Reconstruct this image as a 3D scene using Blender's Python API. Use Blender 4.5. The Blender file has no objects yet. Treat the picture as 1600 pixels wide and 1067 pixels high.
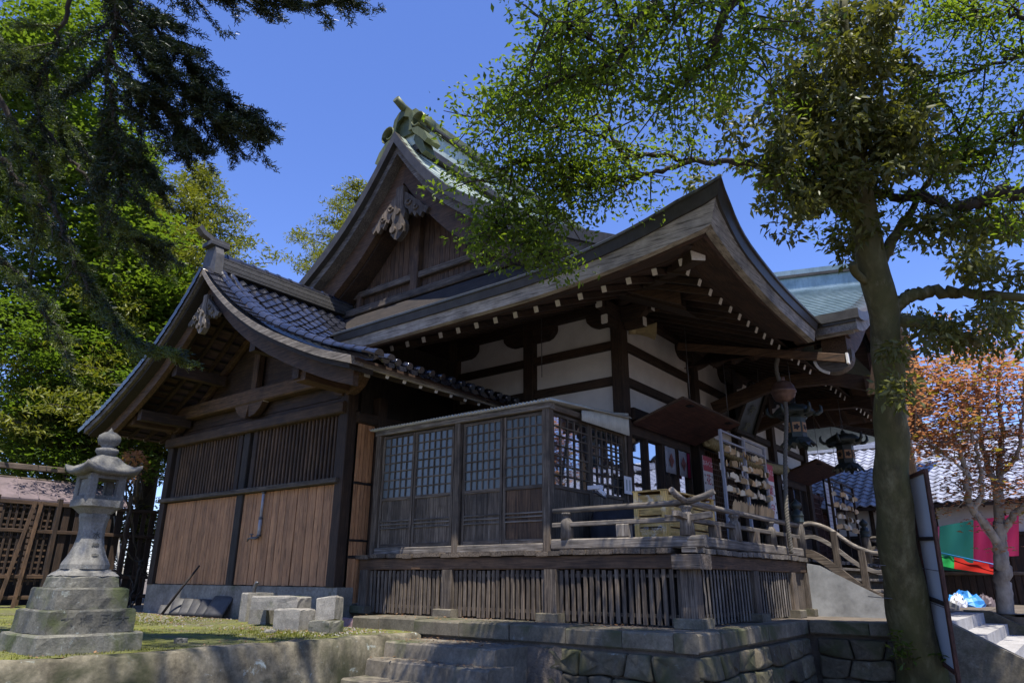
import bpy, math, random
import numpy as np
from mathutils import Vector, Matrix
random.seed(7)
RNG = np.random.default_rng(11)
SC = bpy.context.scene
COL = SC.collection
R_ = math.radians

# ---------------------------------------------------------------- camera
CAM_F = 1093.0
_y, _p, _r = R_(37.86), R_(18.8), R_(0.39)
CF = np.array([-math.sin(_y)*math.cos(_p), math.cos(_y)*math.cos(_p), math.sin(_p)])
_r0 = np.array([math.cos(_y), math.sin(_y), 0.0]); _u0 = np.cross(_r0, CF)
CR = math.cos(_r)*_r0 + math.sin(_r)*_u0
CU = -math.sin(_r)*_r0 + math.cos(_r)*_u0
CC = np.array([4.132, -9.229, 0.572])
cam = bpy.data.cameras.new('camera'); cam_o = bpy.data.objects.new('camera', cam); COL.objects.link(cam_o)
cam.sensor_width = 36.0; cam.lens = CAM_F/1600*36; cam.clip_start = 0.05; cam.clip_end = 3000
m = Matrix.Identity(4)
for i in range(3):
    m[i][0], m[i][1], m[i][2], m[i][3] = CR[i], CU[i], -CF[i], CC[i]
cam_o.matrix_world = m
SC.camera = cam_o

# ---------------------------------------------------------------- sky, sun, exposure
SUN_EL, SUN_AZ = 69.0, -40.0            # degrees; azimuth measured from +x towards +y
sd = Vector((math.cos(R_(SUN_EL))*math.cos(R_(SUN_AZ)), math.cos(R_(SUN_EL))*math.sin(R_(SUN_AZ)), math.sin(R_(SUN_EL))))
W = bpy.data.worlds.new('World'); SC.world = W; W.use_nodes = True
nt = W.node_tree; nt.nodes.clear()
out = nt.nodes.new('ShaderNodeOutputWorld'); bg = nt.nodes.new('ShaderNodeBackground')
sky = nt.nodes.new('ShaderNodeTexSky'); sky.sky_type = 'NISHITA'; sky.sun_disc = False
sky.sun_elevation = R_(SUN_EL); sky.sun_rotation = R_(90.0 - SUN_AZ)
sky.air_density = 1.15; sky.dust_density = 0.0; sky.ozone_density = 3.6; sky.altitude = 300
tint = nt.nodes.new('ShaderNodeMix'); tint.data_type = 'RGBA'; tint.blend_type = 'MULTIPLY'
tint.inputs[0].default_value = 1.0; tint.inputs[7].default_value = (.76, 0.83, 1.24, 1)
nt.links.new(sky.outputs[0], tint.inputs[6]); nt.links.new(tint.outputs[2], bg.inputs[0])
bg.inputs[1].default_value = 0.112
nt.links.new(bg.outputs[0], out.inputs[0])
sun = bpy.data.lights.new('sun', 'SUN'); sun.energy = 5.0; sun.angle = R_(0.5); sun.color = (1.0, 0.95, 0.87)
sun_o = bpy.data.objects.new('sun', sun); COL.objects.link(sun_o)
sun_o.rotation_euler = sd.to_track_quat('Z', 'Y').to_euler(); sun_o.location = (10, -5, 30)
SC.view_settings.view_transform = 'Standard'; SC.view_settings.look = 'None'
SC.view_settings.exposure = 0.82; SC.view_settings.gamma = 1.0
SC.render.engine = 'CYCLES'
SC.cycles.use_denoising = True
SC.cycles.max_bounces = 6; SC.cycles.diffuse_bounces = 3; SC.cycles.glossy_bounces = 3
SC.cycles.transmission_bounces = 4; SC.cycles.transparent_max_bounces = 6

# ---------------------------------------------------------------- photo pixel -> point on a plane
def _ray(x, y): return CF + (x-800)/CAM_F*CR - (y-533.5)/CAM_F*CU
def onx(x, y, X): d = _ray(x, y); return CC + d*(X-CC[0])/d[0]
def ony(x, y, Y): d = _ray(x, y); return CC + d*(Y-CC[1])/d[1]
def onz(x, y, Z): d = _ray(x, y); return CC + d*(Z-CC[2])/d[2]
def ond(x, y, D): d = _ray(x, y); return CC + d*D          # at depth D along the view axis
# ---------------------------------------------------------------- mesh helpers
WL = {}                                   # object -> world location of its origin
def _v(a): return np.array(a, float)
def unit(a): a = _v(a); return a/(np.linalg.norm(a)+1e-12)
class MB:
    def __init__(s): s.v = []; s.f = []; s.sm = []
    def add(s, vs, fs, smooth=False):
        n = len(s.v); s.v += [tuple(map(float, p)) for p in vs]
        s.f += [tuple(i+n for i in f) for f in fs]; s.sm += [smooth]*len(fs); return s
    def box(s, lo, hi):
        (a, b, c), (d, e, f) = lo, hi
        return s.add([(a,b,c),(d,b,c),(d,e,c),(a,e,c),(a,b,f),(d,b,f),(d,e,f),(a,e,f)],
              [(0,3,2,1),(4,5,6,7),(0,1,5,4),(1,2,6,5),(2,3,7,6),(3,0,4,7)])
    def beam(s, a, b, w, h, up=(0,0,1), ch=None, w2=None, h2=None):
        """bar from a to b, w wide, h high (along up), chamfered edges"""
        a, b = _v(a), _v(b); d = unit(b-a); sd_ = unit(np.cross(d, up)); u = np.cross(sd_, d)
        ch = min(w, h)*0.12 if ch is None else ch
        rings = []
        for p, ww, hh in ((a, w, h), (b, w2 or w, h2 or h)):
            x, y = ww/2, hh/2
            if ch > 0: q = [(-x+ch,-y),(x-ch,-y),(x,-y+ch),(x,y-ch),(x-ch,y),(-x+ch,y),(-x,y-ch),(-x,-y+ch)]
            else: q = [(-x,-y),(x,-y),(x,y),(-x,y)]
            rings.append([p+sd_*i+u*j for i, j in q])
        n = len(rings[0]); fs = [(i, (i+1) % n, n+(i+1) % n, n+i) for i in range(n)]
        fs += [tuple(range(n-1, -1, -1)), tuple(range(n, 2*n))]
        return s.add(rings[0]+rings[1], fs)
    def path(s, pts, w, h, up=(0,0,1), ws=None, hs=None, smooth=False):
        """rectangular section swept along pts"""
        pts = [_v(p) for p in pts]; vs = []; n = len(pts)
        for i, p in enumerate(pts):
            d = unit(pts[min(i+1, n-1)]-pts[max(i-1, 0)]); sd_ = unit(np.cross(d, up)); u = np.cross(sd_, d)
            x, y = (ws[i] if ws else w)/2, (hs[i] if hs else h)/2
            vs += [p+sd_*i_+u*j for i_, j in ((-x,-y),(x,-y),(x,y),(-x,y))]
        fs = [(4*k+i, 4*k+(i+1) % 4, 4*k+4+(i+1) % 4, 4*k+4+i) for k in range(n-1) for i in range(4)]
        fs += [(3,2,1,0), tuple(range(4*n-4, 4*n))]
        return s.add(vs, fs, smooth)
    def tube(s, pts, r, n=8, smooth=True):
        pts = [_v(p) for p in pts]; k = len(pts); rs = r if hasattr(r, '__len__') else [r]*k
        vs = []; ref = None
        for i, p in enumerate(pts):
            d = unit(pts[min(i+1, k-1)]-pts[max(i-1, 0)])
            if ref is None: ref = unit(np.cross(d, (0,0,1) if abs(d[2]) < .9 else (1,0,0)))
            ref = unit(ref-d*(ref@d)); w = np.cross(d, ref)
            vs += [p+rs[i]*(ref*math.cos(2*math.pi*j/n)+w*math.sin(2*math.pi*j/n)) for j in range(n)]
        fs = [(i*n+j, i*n+(j+1) % n, (i+1)*n+(j+1) % n, (i+1)*n+j) for i in range(k-1) for j in range(n)]
        s.add(vs, fs, smooth); b = len(s.v)-k*n
        s.f += [tuple(b+j for j in range(n-1, -1, -1)), tuple(b+(k-1)*n+j for j in range(n))]; s.sm += [False, False]
        return s
    def lathe(s, prof, c, n=24, rot=0.0, smooth=True, sx=1, sy=1):
        vs = []; c = _v(c)
        for r, z in prof:
            vs += [c+_v((r*sx*math.cos(rot+2*math.pi*j/n), r*sy*math.sin(rot+2*math.pi*j/n), z)) for j in range(n)]
        k = len(prof)
        fs = [(i*n+j, i*n+(j+1) % n, (i+1)*n+(j+1) % n, (i+1)*n+j) for i in range(k-1) for j in range(n)]
        fs += [tuple(range(n-1, -1, -1)), tuple((k-1)*n+j for j in range(n))]
        return s.add(vs, fs, smooth)
    def prism(s, poly, vec, smooth=False):
        n = len(poly); a = [_v(p) for p in poly]; b = [p+_v(vec) for p in a]
        fs = [(i, (i+1) % n, n+(i+1) % n, n+i) for i in range(n)]
        fs += [tuple(range(n-1, -1, -1)), tuple(range(n, 2*n))]
        return s.add(a+b, fs, smooth)
    def grid(s, P, smooth=True, flip=False):
        r, c = len(P), len(P[0]); vs = [q for row in P for q in row]
        fs = [(i*c+j, i*c+j+1, (i+1)*c+j+1, (i+1)*c+j) for i in range(r-1) for j in range(c-1)]
        if flip: fs = [f[::-1] for f in fs]
        return s.add(vs, fs, smooth)
    def slab(s, P, vec, smooth=True):
        """grid P thickened by vec (constant vector)"""
        r, c = len(P), len(P[0]); n = r*c; vec = _v(vec)
        top = [_v(q) for row in P for q in row]; vs = top+[q+vec for q in top]
        fs = [(i*c+j, i*c+j+1, (i+1)*c+j+1, (i+1)*c+j) for i in range(r-1) for j in range(c-1)]
        fs += [tuple(n+k for k in f[::-1]) for f in fs]
        sm = [smooth]*len(fs)
        rim = [j for j in range(c)]+[i*c+c-1 for i in range(1, r)]+[(r-1)*c+j for j in range(c-2, -1, -1)]+[i*c for i in range(r-2, 0, -1)]
        e = [(rim[k], n+rim[k], n+rim[(k+1) % len(rim)], rim[(k+1) % len(rim)]) for k in range(len(rim))]
        b = len(s.v); s.v += [tuple(q) for q in vs]; s.f += [tuple(k+b for k in f) for f in fs+e]; s.sm += sm+[False]*len(e)
        return s
    def mesh(s, name, mat, origin=(0,0,0)):
        me = bpy.data.meshes.new(name); o = _v(origin)
        me.from_pydata([tuple(_v(p)-o) for p in s.v], [], s.f)
        me.polygons.foreach_set('use_smooth', s.sm); me.materials.append(mat); me.validate(); me.update()
        return me
    def build(s, name, mat, parent=None, kind=None, origin=None):
        a = np.array(s.v); lo, hi = a.min(0), a.max(0)
        o = _v(origin) if origin is not None else np.array([(lo[0]+hi[0])/2, (lo[1]+hi[1])/2, lo[2]])
        return place(name, s.mesh(name, mat, o), o, parent, kind)
def place(name, me, loc, parent=None, kind=None, rot=None, scale=None):
    ob = bpy.data.objects.new(name, me); COL.objects.link(ob); loc = _v(loc)
    WL[ob] = loc
    if parent is not None: ob.parent = parent; ob.location = loc-WL[parent]
    else: ob.location = loc
    if rot is not None:
        if isinstance(rot, Matrix): ob.rotation_euler = rot.to_euler()
        else: ob.rotation_euler = rot
    if scale is not None: ob.scale = scale
    if kind: ob['kind'] = kind
    return ob
def thing(name, label, cat, loc, group=None):
    ob = bpy.data.objects.new(name, None); COL.objects.link(ob); ob.location = loc; ob.empty_display_size = .2
    WL[ob] = _v(loc); ob['label'] = label; ob['category'] = cat
    if group: ob['group'] = group
    return ob
def part(name, parent, loc):
    ob = bpy.data.objects.new(name, None); COL.objects.link(ob); ob.parent = parent; ob.empty_display_size = .1
    ob.location = _v(loc)-WL[parent]; WL[ob] = _v(loc); return ob
def tag(ob, label, cat, group=None):
    ob['label'] = label; ob['category'] = cat
    if group: ob['group'] = group
    return ob
def structure(ob): ob['kind'] = 'structure'; return ob
def bx(name, lo, hi, mat, parent=None, kind=None):
    b = MB(); lo, hi = _v(lo), _v(hi); d = hi-lo; ax = int(np.argmax(d)); 
    c = (lo+hi)/2; e = np.zeros(3); e[ax] = d[ax]/2
    up = (0,0,1) if ax != 2 else (0,1,0)
    if ax == 2: w, h = d[0], d[1]
    elif ax == 0: w, h = d[1], d[2]
    else: w, h = d[0], d[2]
    b.beam(c-e, c+e, w, h, up, ch=min(.012, min(w, h)*.12))
    return b.build(name, mat, parent, kind)
def bar(name, a, b, w, h, mat, parent=None, up=(0,0,1), ch=None):
    return MB().beam(a, b, w, h, up, ch).build(name, mat, parent)
def frame_rot(xa, ya, za):
    return Matrix(((xa[0], ya[0], za[0]), (xa[1], ya[1], za[1]), (xa[2], ya[2], za[2])))
def interp(x, xs, ys): return float(np.interp(x, xs, ys))
def smooth_curve(pts, n=24):
    """Catmull-Rom through pts"""
    p = [_v(q) for q in pts]; p = [2*p[0]-p[1]]+p+[2*p[-1]-p[-2]]; res = []; k = len(p)-3
    for i in range(k):
        m_ = max(2, n//k)
        for j in range(m_):
            t = j/m_; a, b, c, d = p[i:i+4]
            res.append(.5*((2*b)+(-a+c)*t+(2*a-5*b+4*c-d)*t*t+(-a+3*b-3*c+d)*t**3))
    res.append(p[-2]); return res
# ---------------------------------------------------------------- procedural materials
class NT:
    def __init__(s, name):
        s.m = bpy.data.materials.new(name); s.m.use_nodes = True; s.t = s.m.node_tree; s.t.nodes.clear()
        s.o = s.n('ShaderNodeOutputMaterial')
    def n(s, typ, **kw):
        q = s.t.nodes.new(typ)
        for k, v in kw.items(): setattr(q, k, v)
        return q
    def l(s, a, b): s.t.links.new(a, b)
    def coord(s, scale=(1,1,1), rnd=True):
        tc = s.n('ShaderNodeTexCoord'); mp = s.n('ShaderNodeMapping'); mp.inputs['Scale'].default_value = scale
        if rnd:
            oi = s.n('ShaderNodeObjectInfo'); ml = s.n('ShaderNodeMath', operation='MULTIPLY'); ml.inputs[1].default_value = 57.0
            va = s.n('ShaderNodeVectorMath', operation='ADD')
            s.l(oi.outputs['Random'], ml.inputs[0]); s.l(tc.outputs['Object'], va.inputs[0]); s.l(ml.outputs[0], va.inputs[1]); s.l(va.outputs[0], mp.inputs[0])
        else: s.l(tc.outputs['Object'], mp.inputs[0])
        return mp.outputs[0]
    def noise(s, vec, scale, detail=4, rough=.6, dist=0):
        q = s.n('ShaderNodeTexNoise'); q.inputs['Scale'].default_value = scale; q.inputs['Detail'].default_value = detail
        q.inputs['Roughness'].default_value = rough; q.inputs['Distortion'].default_value = dist; s.l(vec, q.inputs['Vector']); return q.outputs[0]
    def ramp(s, fac, stops):
        q = s.n('ShaderNodeValToRGB'); e = q.color_ramp.elements
        while len(e) < len(stops): e.new(.5)
        for i, (p, c) in enumerate(stops): e[i].position = p; e[i].color = (*c, 1) if len(c) == 3 else c
        s.l(fac, q.inputs[0]); return q.outputs[0]
    def mix(s, fac, a, b, mode='MIX'):
        q = s.n('ShaderNodeMix', data_type='RGBA', blend_type=mode)
        for sock, v in ((q.inputs[0], fac), (q.inputs[6], a), (q.inputs[7], b)):
            if hasattr(v, 'links') or hasattr(v, 'is_linked'): s.l(v, sock)
            elif isinstance(v, (int, float)): sock.default_value = v
            else: sock.default_value = (*v, 1)
        return q.outputs[2]
    def rnd_bright(s, col, lo, hi):
        oi = s.n('ShaderNodeObjectInfo'); mr = s.n('ShaderNodeMapRange'); mr.inputs[3].default_value = lo; mr.inputs[4].default_value = hi
        s.l(oi.outputs['Random'], mr.inputs[0]); cx = s.n('ShaderNodeCombineXYZ')
        for i in range(3): s.l(mr.outputs[0], cx.inputs[i])
        return s.mix(1.0, col, cx.outputs[0], 'MULTIPLY')
    def finish(s, col, rough=.8, bump=None, bs=.3, bd=.01, metal=0, spec=None, rough_sock=None):
        b = s.n('ShaderNodeBsdfPrincipled')
        if hasattr(col, 'is_linked'): s.l(col, b.inputs['Base Color'])
        else: b.inputs['Base Color'].default_value = (*col, 1)
        b.inputs['Roughness'].default_value = rough; b.inputs['Metallic'].default_value = metal
        if rough_sock is not None: s.l(rough_sock, b.inputs['Roughness'])
        if spec is not None: b.inputs['Specular IOR Level'].default_value = spec
        if bump is not None:
            q = s.n('ShaderNodeBump'); q.inputs['Strength'].default_value = bs; q.inputs['Distance'].default_value = bd
            s.l(bump, q.inputs['Height']); s.l(q.outputs[0], b.inputs['Normal'])
        s.l(b.outputs[0], s.o.inputs[0]); return s.m
_wc = {}
WOODS = {  # dark, mid, pale, rough
    'grey':   ((.034,.024,.016), (.122,.092,.065), (.25,.208,.16), .85),
    'greyer': ((.048,.039,.031), (.165,.141,.116), (.31,.28,.24), .85),
    'brown':  ((.013,.007,.0035), (.043,.0235,.012), (.084,.049,.028), .8),
    'dark':   ((.008,.006,.005), (.025,.018,.013), (.05,.037,.027), .8),
    'mid':    ((.03,.016,.008), (.096,.052,.025), (.17,.104,.058), .8),
    'tan':    ((.29,.135,.06), (.39,.19,.085), (.45,.245,.12), .75),
    'pale':   ((.2,.18,.15), (.42,.385,.33), (.56,.53,.47), .85),
    'red':    ((.035,.014,.01), (.09,.035,.024), (.15,.07,.05), .7),
    'yellow': ((.4,.23,.05), (.66,.4,.11), (.78,.53,.19), .7),
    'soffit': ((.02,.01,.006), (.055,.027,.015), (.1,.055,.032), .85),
}
def wood(kind, axis='z', stain=.45):
    key = (kind, axis)
    if key in _wc: return _wc[key]
    a, b, c, rg = WOODS[kind]; k_ = 1 if kind in ('tan', 'yellow') else .82; a, b, c = (tuple(q*k_ for q in w_) for w_ in (a, b, c)); s = NT('wood_%s_%s' % (kind, axis))
    sc = {'x': (1.2, 26, 26), 'y': (26, 1.2, 26), 'z': (26, 26, 1.2)}[axis]
    v = s.coord(sc); g = s.noise(v, 1.6, 6, .65, .6)
    col = s.ramp(g, [(.3, a), (.5, b), (.72, c)])
    v2 = s.coord((1, 1, 1)); st = s.noise(v2, 2.3, 5, .65)
    stain = .2 if kind == 'tan' else stain
    st2 = s.ramp(st, [(.32, (1-stain,)*3), (.6, (1.12, 1.1, 1.06))])
    col = s.mix(1.0, col, st2, 'MULTIPLY')
    col = s.rnd_bright(col, *((.8, 1.16) if kind == 'tan' else (.7, 1.28)))
    crack = s.noise(s.coord(tuple(q*1.9 for q in sc)), 1.2, 3, .5)
    cr = s.ramp(crack, [(.33, (.35, .33, .3)), (.42, (1, 1, 1))])
    col = s.mix(1.0, col, cr, 'MULTIPLY')
    _wc[key] = s.finish(col, rg, g, .55, .006); return _wc[key]
def stone(name, a, b, moss=0, scale=1.0, lich=0.25, bump=.6, rb=(.75, 1.2), mosscol=(.045,.06,.012)):
    s = NT(name); v = s.coord()
    n1 = s.noise(v, 3.2*scale, 8, .7); n2 = s.noise(v, 26*scale, 5, .7); n3 = s.noise(v, 1.1*scale, 5, .65, .5)
    col = s.ramp(n1, [(.3, a), (.68, b)])
    col = s.mix(.55, col, s.ramp(n2, [(.3, (.45,)*3), (.7, (1.5,)*3)]), 'MULTIPLY')
    col = s.rnd_bright(col, *rb)
    if lich: col = s.mix(s.ramp(s.noise(v, 5.5*scale, 8, .75, .8), [(.6, (0,)*3), (.68, (lich*2.2,)*3)]), col, (.36,.4,.36))
    if moss:
        f = s.ramp(n3, [(.62-moss*.3, (0,)*3), (.78-moss*.3, (1,)*3)])
        col = s.mix(f, col, mosscol)
    return s.finish(col, .92, s.mix(.5, n1, n2), bump, .02)
def plain(name, col, rough=.7, var=.15, scale=6, metal=0, bump=0, rb=None, spec=None):
    s = NT(name); v = s.coord(); n = s.noise(v, scale, 6, .65)
    lo = tuple(q*(1-var) for q in col); hi = tuple(min(1, q*(1+var)) for q in col)
    c = s.ramp(n, [(.3, lo), (.7, hi)])
    if rb: c = s.rnd_bright(c, *rb)
    return s.finish(c, rough, n if bump else None, bump, .01, metal, spec)
M = {}
M['plaster'] = plain('plaster', (.6,.58,.55), .9, .1, 2.2, bump=.1)
s = NT('stained_plaster'); v = s.coord(); n = s.noise(v, 1.7, 7, .7); 
c = s.ramp(n, [(.35, (.17,.17,.16)), (.6, (.33,.33,.31))]); M['plaster_old'] = s.finish(c, .9, n, .2, .01)
def copper(name, a, b, rg=.5):
    s = NT(name); v = s.coord(); n = s.noise(v, 2.0, 8, .7); n2 = s.noise(s.coord((3, 3, .5)), 5, 6, .7)
    c = s.ramp(n, [(.3, a), (.7, b)]); c = s.mix(.5, c, s.ramp(n2, [(.3, (.55,.55,.5)), (.6, (1.15,1.15,1.12))]), 'MULTIPLY')
    c = s.rnd_bright(c, .82, 1.12)
    return s.finish(c, rg, n, .15, .005, .25)
M['copper'] = copper('patinated_copper', (.27,.33,.27), (.46,.5,.42), .42)
M['copper_dark'] = copper('dark_copper', (.026,.022,.018), (.07,.064,.055), .5)
M['copper_green'] = copper('green_copper', (.05,.065,.02), (.15,.16,.065), .55)
M['copper_blue'] = copper('blue_copper', (.12,.18,.2), (.27,.35,.39), .3)
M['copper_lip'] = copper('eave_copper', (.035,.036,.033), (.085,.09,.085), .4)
M['bronze'] = copper('dark_bronze', (.018,.026,.024), (.05,.066,.06), .45)
s = NT('glazed_tile'); v = s.coord(); n = s.noise(v, 5, 6, .7); n2 = s.noise(v, 40, 3, .6)
c = s.ramp(n, [(.3, (.01,.011,.016)), (.7, (.03,.031,.04))]); c = s.rnd_bright(c, .7, 1.3)
M['tile'] = s.finish(c, .12, n2, .08, .004, 0, .9)
s = NT('silver_tile'); v = s.coord(); n = s.noise(v, 4, 6, .7)
c = s.ramp(n, [(.3, (.2,.21,.27)), (.7, (.36,.38,.45))]); c = s.rnd_bright(c, .8, 1.15)
M['tile_silver'] = s.finish(c, .34, n, .1, .004)
M['tile_old'] = plain('old_tile', (.05,.047,.043), .6, .4, 8, rb=(.7, 1.3))
M['granite'] = stone('granite', (.09,.085,.07), (.21,.2,.172), .0, 1.6, .3)
M['granite_moss'] = stone('mossy_granite', (.075,.07,.052), (.18,.17,.135), .52, 1.5, .35, mosscol=(.06,.07,.025))
M['rubble'] = stone('rubble_stone', (.045,.037,.021), (.145,.12,.078), .45, 1.0, .22, .5, (.5, 1.4), (.05,.052,.018))
M['curb'] = stone('curb_stone', (.07,.059,.038), (.175,.15,.105), .42, 1.3, .12, .3, (.75, 1.2), (.05,.055,.02))
M['concrete'] = stone('old_concrete', (.1,.09,.072), (.23,.21,.175), .25, .8, .1, .3)
M['retaining'] = stone('stained_concrete', (.045,.036,.02), (.27,.235,.16), .52, .8, .55, .7, (.95, 1.05), (.03,.032,.012))
M['block'] = stone('pale_block', (.16,.148,.125), (.31,.285,.24), .1, 2, .2, .5, (.75, 1.1))
M['step'] = stone('step_stone', (.085,.072,.05), (.2,.172,.128), .25, .8, .06, .12, (.85, 1.1))
M['pale_step'] = stone('pale_step', (.22,.21,.2), (.36,.35,.34), .05, 1.2, .1, .3, (.9, 1.1))
s = NT('moss_ground'); v = s.coord((1,1,1), False); n = s.noise(v, 1.3, 8, .7, .4); n2 = s.noise(v, 22, 6, .75)
c = s.ramp(n, [(.36, (.13,.105,.075)), (.47, (.1,.105,.03)), (.6, (.16,.165,.02)), (.75, (.09,.11,.012))])
c = s.mix(.6, c, s.ramp(n2, [(.3, (.35,)*3), (.7, (1.45,)*3)]), 'MULTIPLY'); M['moss'] = s.finish(c, 1, n2, .9, .03)
s = NT('earth'); v = s.coord((1,1,1), False); n = s.noise(v, 1.5, 8, .7); n2 = s.noise(v, 30, 6, .75)
c = s.ramp(n, [(.35, (.07,.055,.04)), (.65, (.16,.13,.1))]); M['earth'] = s.finish(c, 1, n2, .8, .02)
M['iron'] = plain('grey_iron', (.12,.12,.125), .5, .3, 20, .6)
M['pipe'] = plain('grey_pipe', (.3,.3,.33), .45, .15, 10)
M['white'] = plain('white_paint', (.68,.66,.61), .8, .15, 30)
M['cream'] = plain('cream_paint', (.36,.29,.15), .6, .2, 12)
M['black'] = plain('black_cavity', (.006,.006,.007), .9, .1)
M['rope'] = plain('hemp_rope', (.11,.098,.078), .95, .35, 60, bump=.5)
M['straw'] = plain('straw', (.33,.27,.13), .95, .4, 50, bump=.8)
M['bell'] = plain('dull_copper_bell', (.13,.075,.055), .45, .4, 10, .4)
M['red_paint'] = plain('red_print', (.45,.04,.06), .6, .1)
M['paper'] = plain('paper', (.72,.7,.7), .85, .06, 8)
M['ema'] = plain('plaque_wood', (.5,.33,.16), .75, .15, 8, rb=(.7, 1.3))
M['ema_pale'] = plain('pale_plaque', (.66,.55,.38), .75, .12, 8, rb=(.8, 1.15))
M['carved'] = plain('carved_recess', (.07,.068,.058), .95, .3, 30)
M['ink'] = plain('ink', (.02,.02,.022), .8, .1)
M['blue_tarp'] = plain('blue_tarp', (.03,.2,.5), .5, .25, 7)
M['bag'] = plain('plastic_bag', (.62,.62,.64), .3, .1, 9)
M['board_pale'] = plain('frosted_board', (.5,.58,.66), .35, .08, 1.5)
M['rust'] = plain('rusty_sheet', (.13,.098,.1), .6, .35, 3)
M['bamboo'] = plain('weathered_pole', (.36,.34,.31), .8, .3, 8)
M['corrugated'] = plain('pale_corrugated', (.5,.5,.44), .7, .2, 4)
M['cloth_black'] = plain('dark_cloth', (.022,.021,.026), .85, .3, 5)
def cloth(name, col):
    s = NT(name); d = s.n('ShaderNodeBsdfDiffuse'); t = s.n('ShaderNodeBsdfTranslucent'); x = s.n('ShaderNodeMixShader')
    d.inputs[0].default_value = (*col, 1); t.inputs[0].default_value = (*col, 1); x.inputs[0].default_value = .4
    s.l(d.outputs[0], x.inputs[1]); s.l(t.outputs[0], x.inputs[2]); s.l(x.outputs[0], s.o.inputs[0]); return s.m
M['c_green'] = cloth('green_cloth', (.02,.2,.12)); M['c_red'] = cloth('crimson_cloth', (.4,.035,.11))
M['c_teal'] = cloth('teal_cloth', (.035,.2,.17)); M['c_scarlet'] = cloth('scarlet_cloth', (.45,.03,.022)); M['c_pink'] = cloth('pink_cloth', (.4,.1,.22))
M['c_bright'] = cloth('bright_green_cloth', (.03,.32,.08))
def glass(name, tintc, rg, trans=.25):
    """window pane: dark see-through glass with a mirror-like skin"""
    s = NT(name); g = s.n('ShaderNodeBsdfGlossy'); g.inputs['Roughness'].default_value = rg; g.inputs[0].default_value = (.9,.93,.97,1)
    d = s.n('ShaderNodeBsdfDiffuse'); d.inputs[0].default_value = (*tintc, 1)
    f = s.n('ShaderNodeLayerWeight'); f.inputs[0].default_value = trans; x = s.n('ShaderNodeMixShader')
    s.l(f.outputs['Facing'], x.inputs[0]); s.l(d.outputs[0], x.inputs[1]); s.l(g.outputs[0], x.inputs[2]); s.l(x.outputs[0], s.o.inputs[0]); return s.m
M['glass'] = glass('window_glass', (.02,.022,.026), .03, .62)
M['frosted'] = glass('frosted_glass', (.075,.09,.085), .35, .14)
def leaf(name, a, b, tr=.45, tcol=None, rb=None):
    s = NT(name); v = s.coord((1,1,1), False); n = s.noise(v, 1.4, 4, .7)
    n2 = s.noise(v, 9, 2, .5); c = s.ramp(s.mix(.5, n, n2), [(.36, a), (.64, b)])
    p = s.n('ShaderNodeBsdfPrincipled'); s.l(c, p.inputs['Base Color']); p.inputs['Roughness'].default_value = .45
    p.inputs['Specular IOR Level'].default_value = .35
    t = s.n('ShaderNodeBsdfTranslucent'); tc = s.mix(1.0, c, tcol or (1.45, 1.5, .5), 'MULTIPLY'); s.l(tc, t.inputs[0])
    x = s.n('ShaderNodeMixShader'); x.inputs[0].default_value = tr; s.l(p.outputs[0], x.inputs[1]); s.l(t.outputs[0], x.inputs[2]); s.l(x.outputs[0], s.o.inputs[0]); return s.m
M['leaf_zelkova'] = leaf('zelkova_leaf', (.075,.12,.016), (.16,.21,.035), .6)
M['leaf_bright'] = leaf('bright_leaf', (.055,.095,.015), (.125,.175,.03), .5)
M['leaf_evergreen'] = leaf('evergreen_leaf', (.06,.07,.018), (.15,.15,.045), .35)
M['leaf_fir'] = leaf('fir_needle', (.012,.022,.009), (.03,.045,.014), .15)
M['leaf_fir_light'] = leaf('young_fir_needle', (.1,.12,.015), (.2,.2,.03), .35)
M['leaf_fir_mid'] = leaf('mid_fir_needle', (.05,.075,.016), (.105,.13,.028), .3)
M['leaf_maple'] = leaf('green_maple_leaf', (.05,.09,.016), (.115,.17,.032), .55)
M['leaf_orange'] = leaf('copper_maple_leaf', (.3,.13,.075), (.42,.25,.14), .45, (1.3, 1.1, .8))
M['moss_blade'] = leaf('moss_blade', (.07,.08,.015), (.19,.19,.03), .3)
M['leaf_olive'] = leaf('olive_maple_leaf', (.14,.12,.03), (.25,.2,.05), .45)
M['leaf_dry'] = leaf('fallen_leaf', (.12,.06,.03), (.3,.18,.09), .1, (1, .9, .6))
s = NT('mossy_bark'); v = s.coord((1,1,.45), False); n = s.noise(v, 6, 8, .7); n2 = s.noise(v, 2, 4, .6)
c = s.ramp(n, [(.3, (.026,.021,.007)), (.5, (.075,.064,.022)), (.72, (.18,.16,.08))]); c = s.mix(s.ramp(n2, [(.4, (0,)*3), (.6, (.75,)*3)]), c, (.068,.066,.015)); n4 = s.noise(v, 1.3, 6, .75); c = s.mix(s.ramp(n4, [(.58, (0,)*3), (.66, (.7,)*3)]), c, (.21,.195,.12)); M['bark_moss'] = s.finish(c, .85, s.mix(.5, n, n4), .9, .03)  # moss over bark; the pale patches are sunlit spots put into the colour
s = NT('dark_bark'); v = s.coord((1,1,.35), False); n = s.noise(v, 9, 8, .7)
c = s.ramp(n, [(.3, (.018,.014,.01)), (.7, (.06,.048,.036))]); M['bark_dark'] = s.finish(c, .95, n, .8, .03)
s = NT('pale_bark'); v = s.coord((1,1,.5), False); n = s.noise(v, 4, 8, .7)
c = s.ramp(n, [(.35, (.14,.115,.095)), (.65, (.34,.31,.27))]); M['bark_pale'] = s.finish(c, .85, n, .4, .01)
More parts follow.
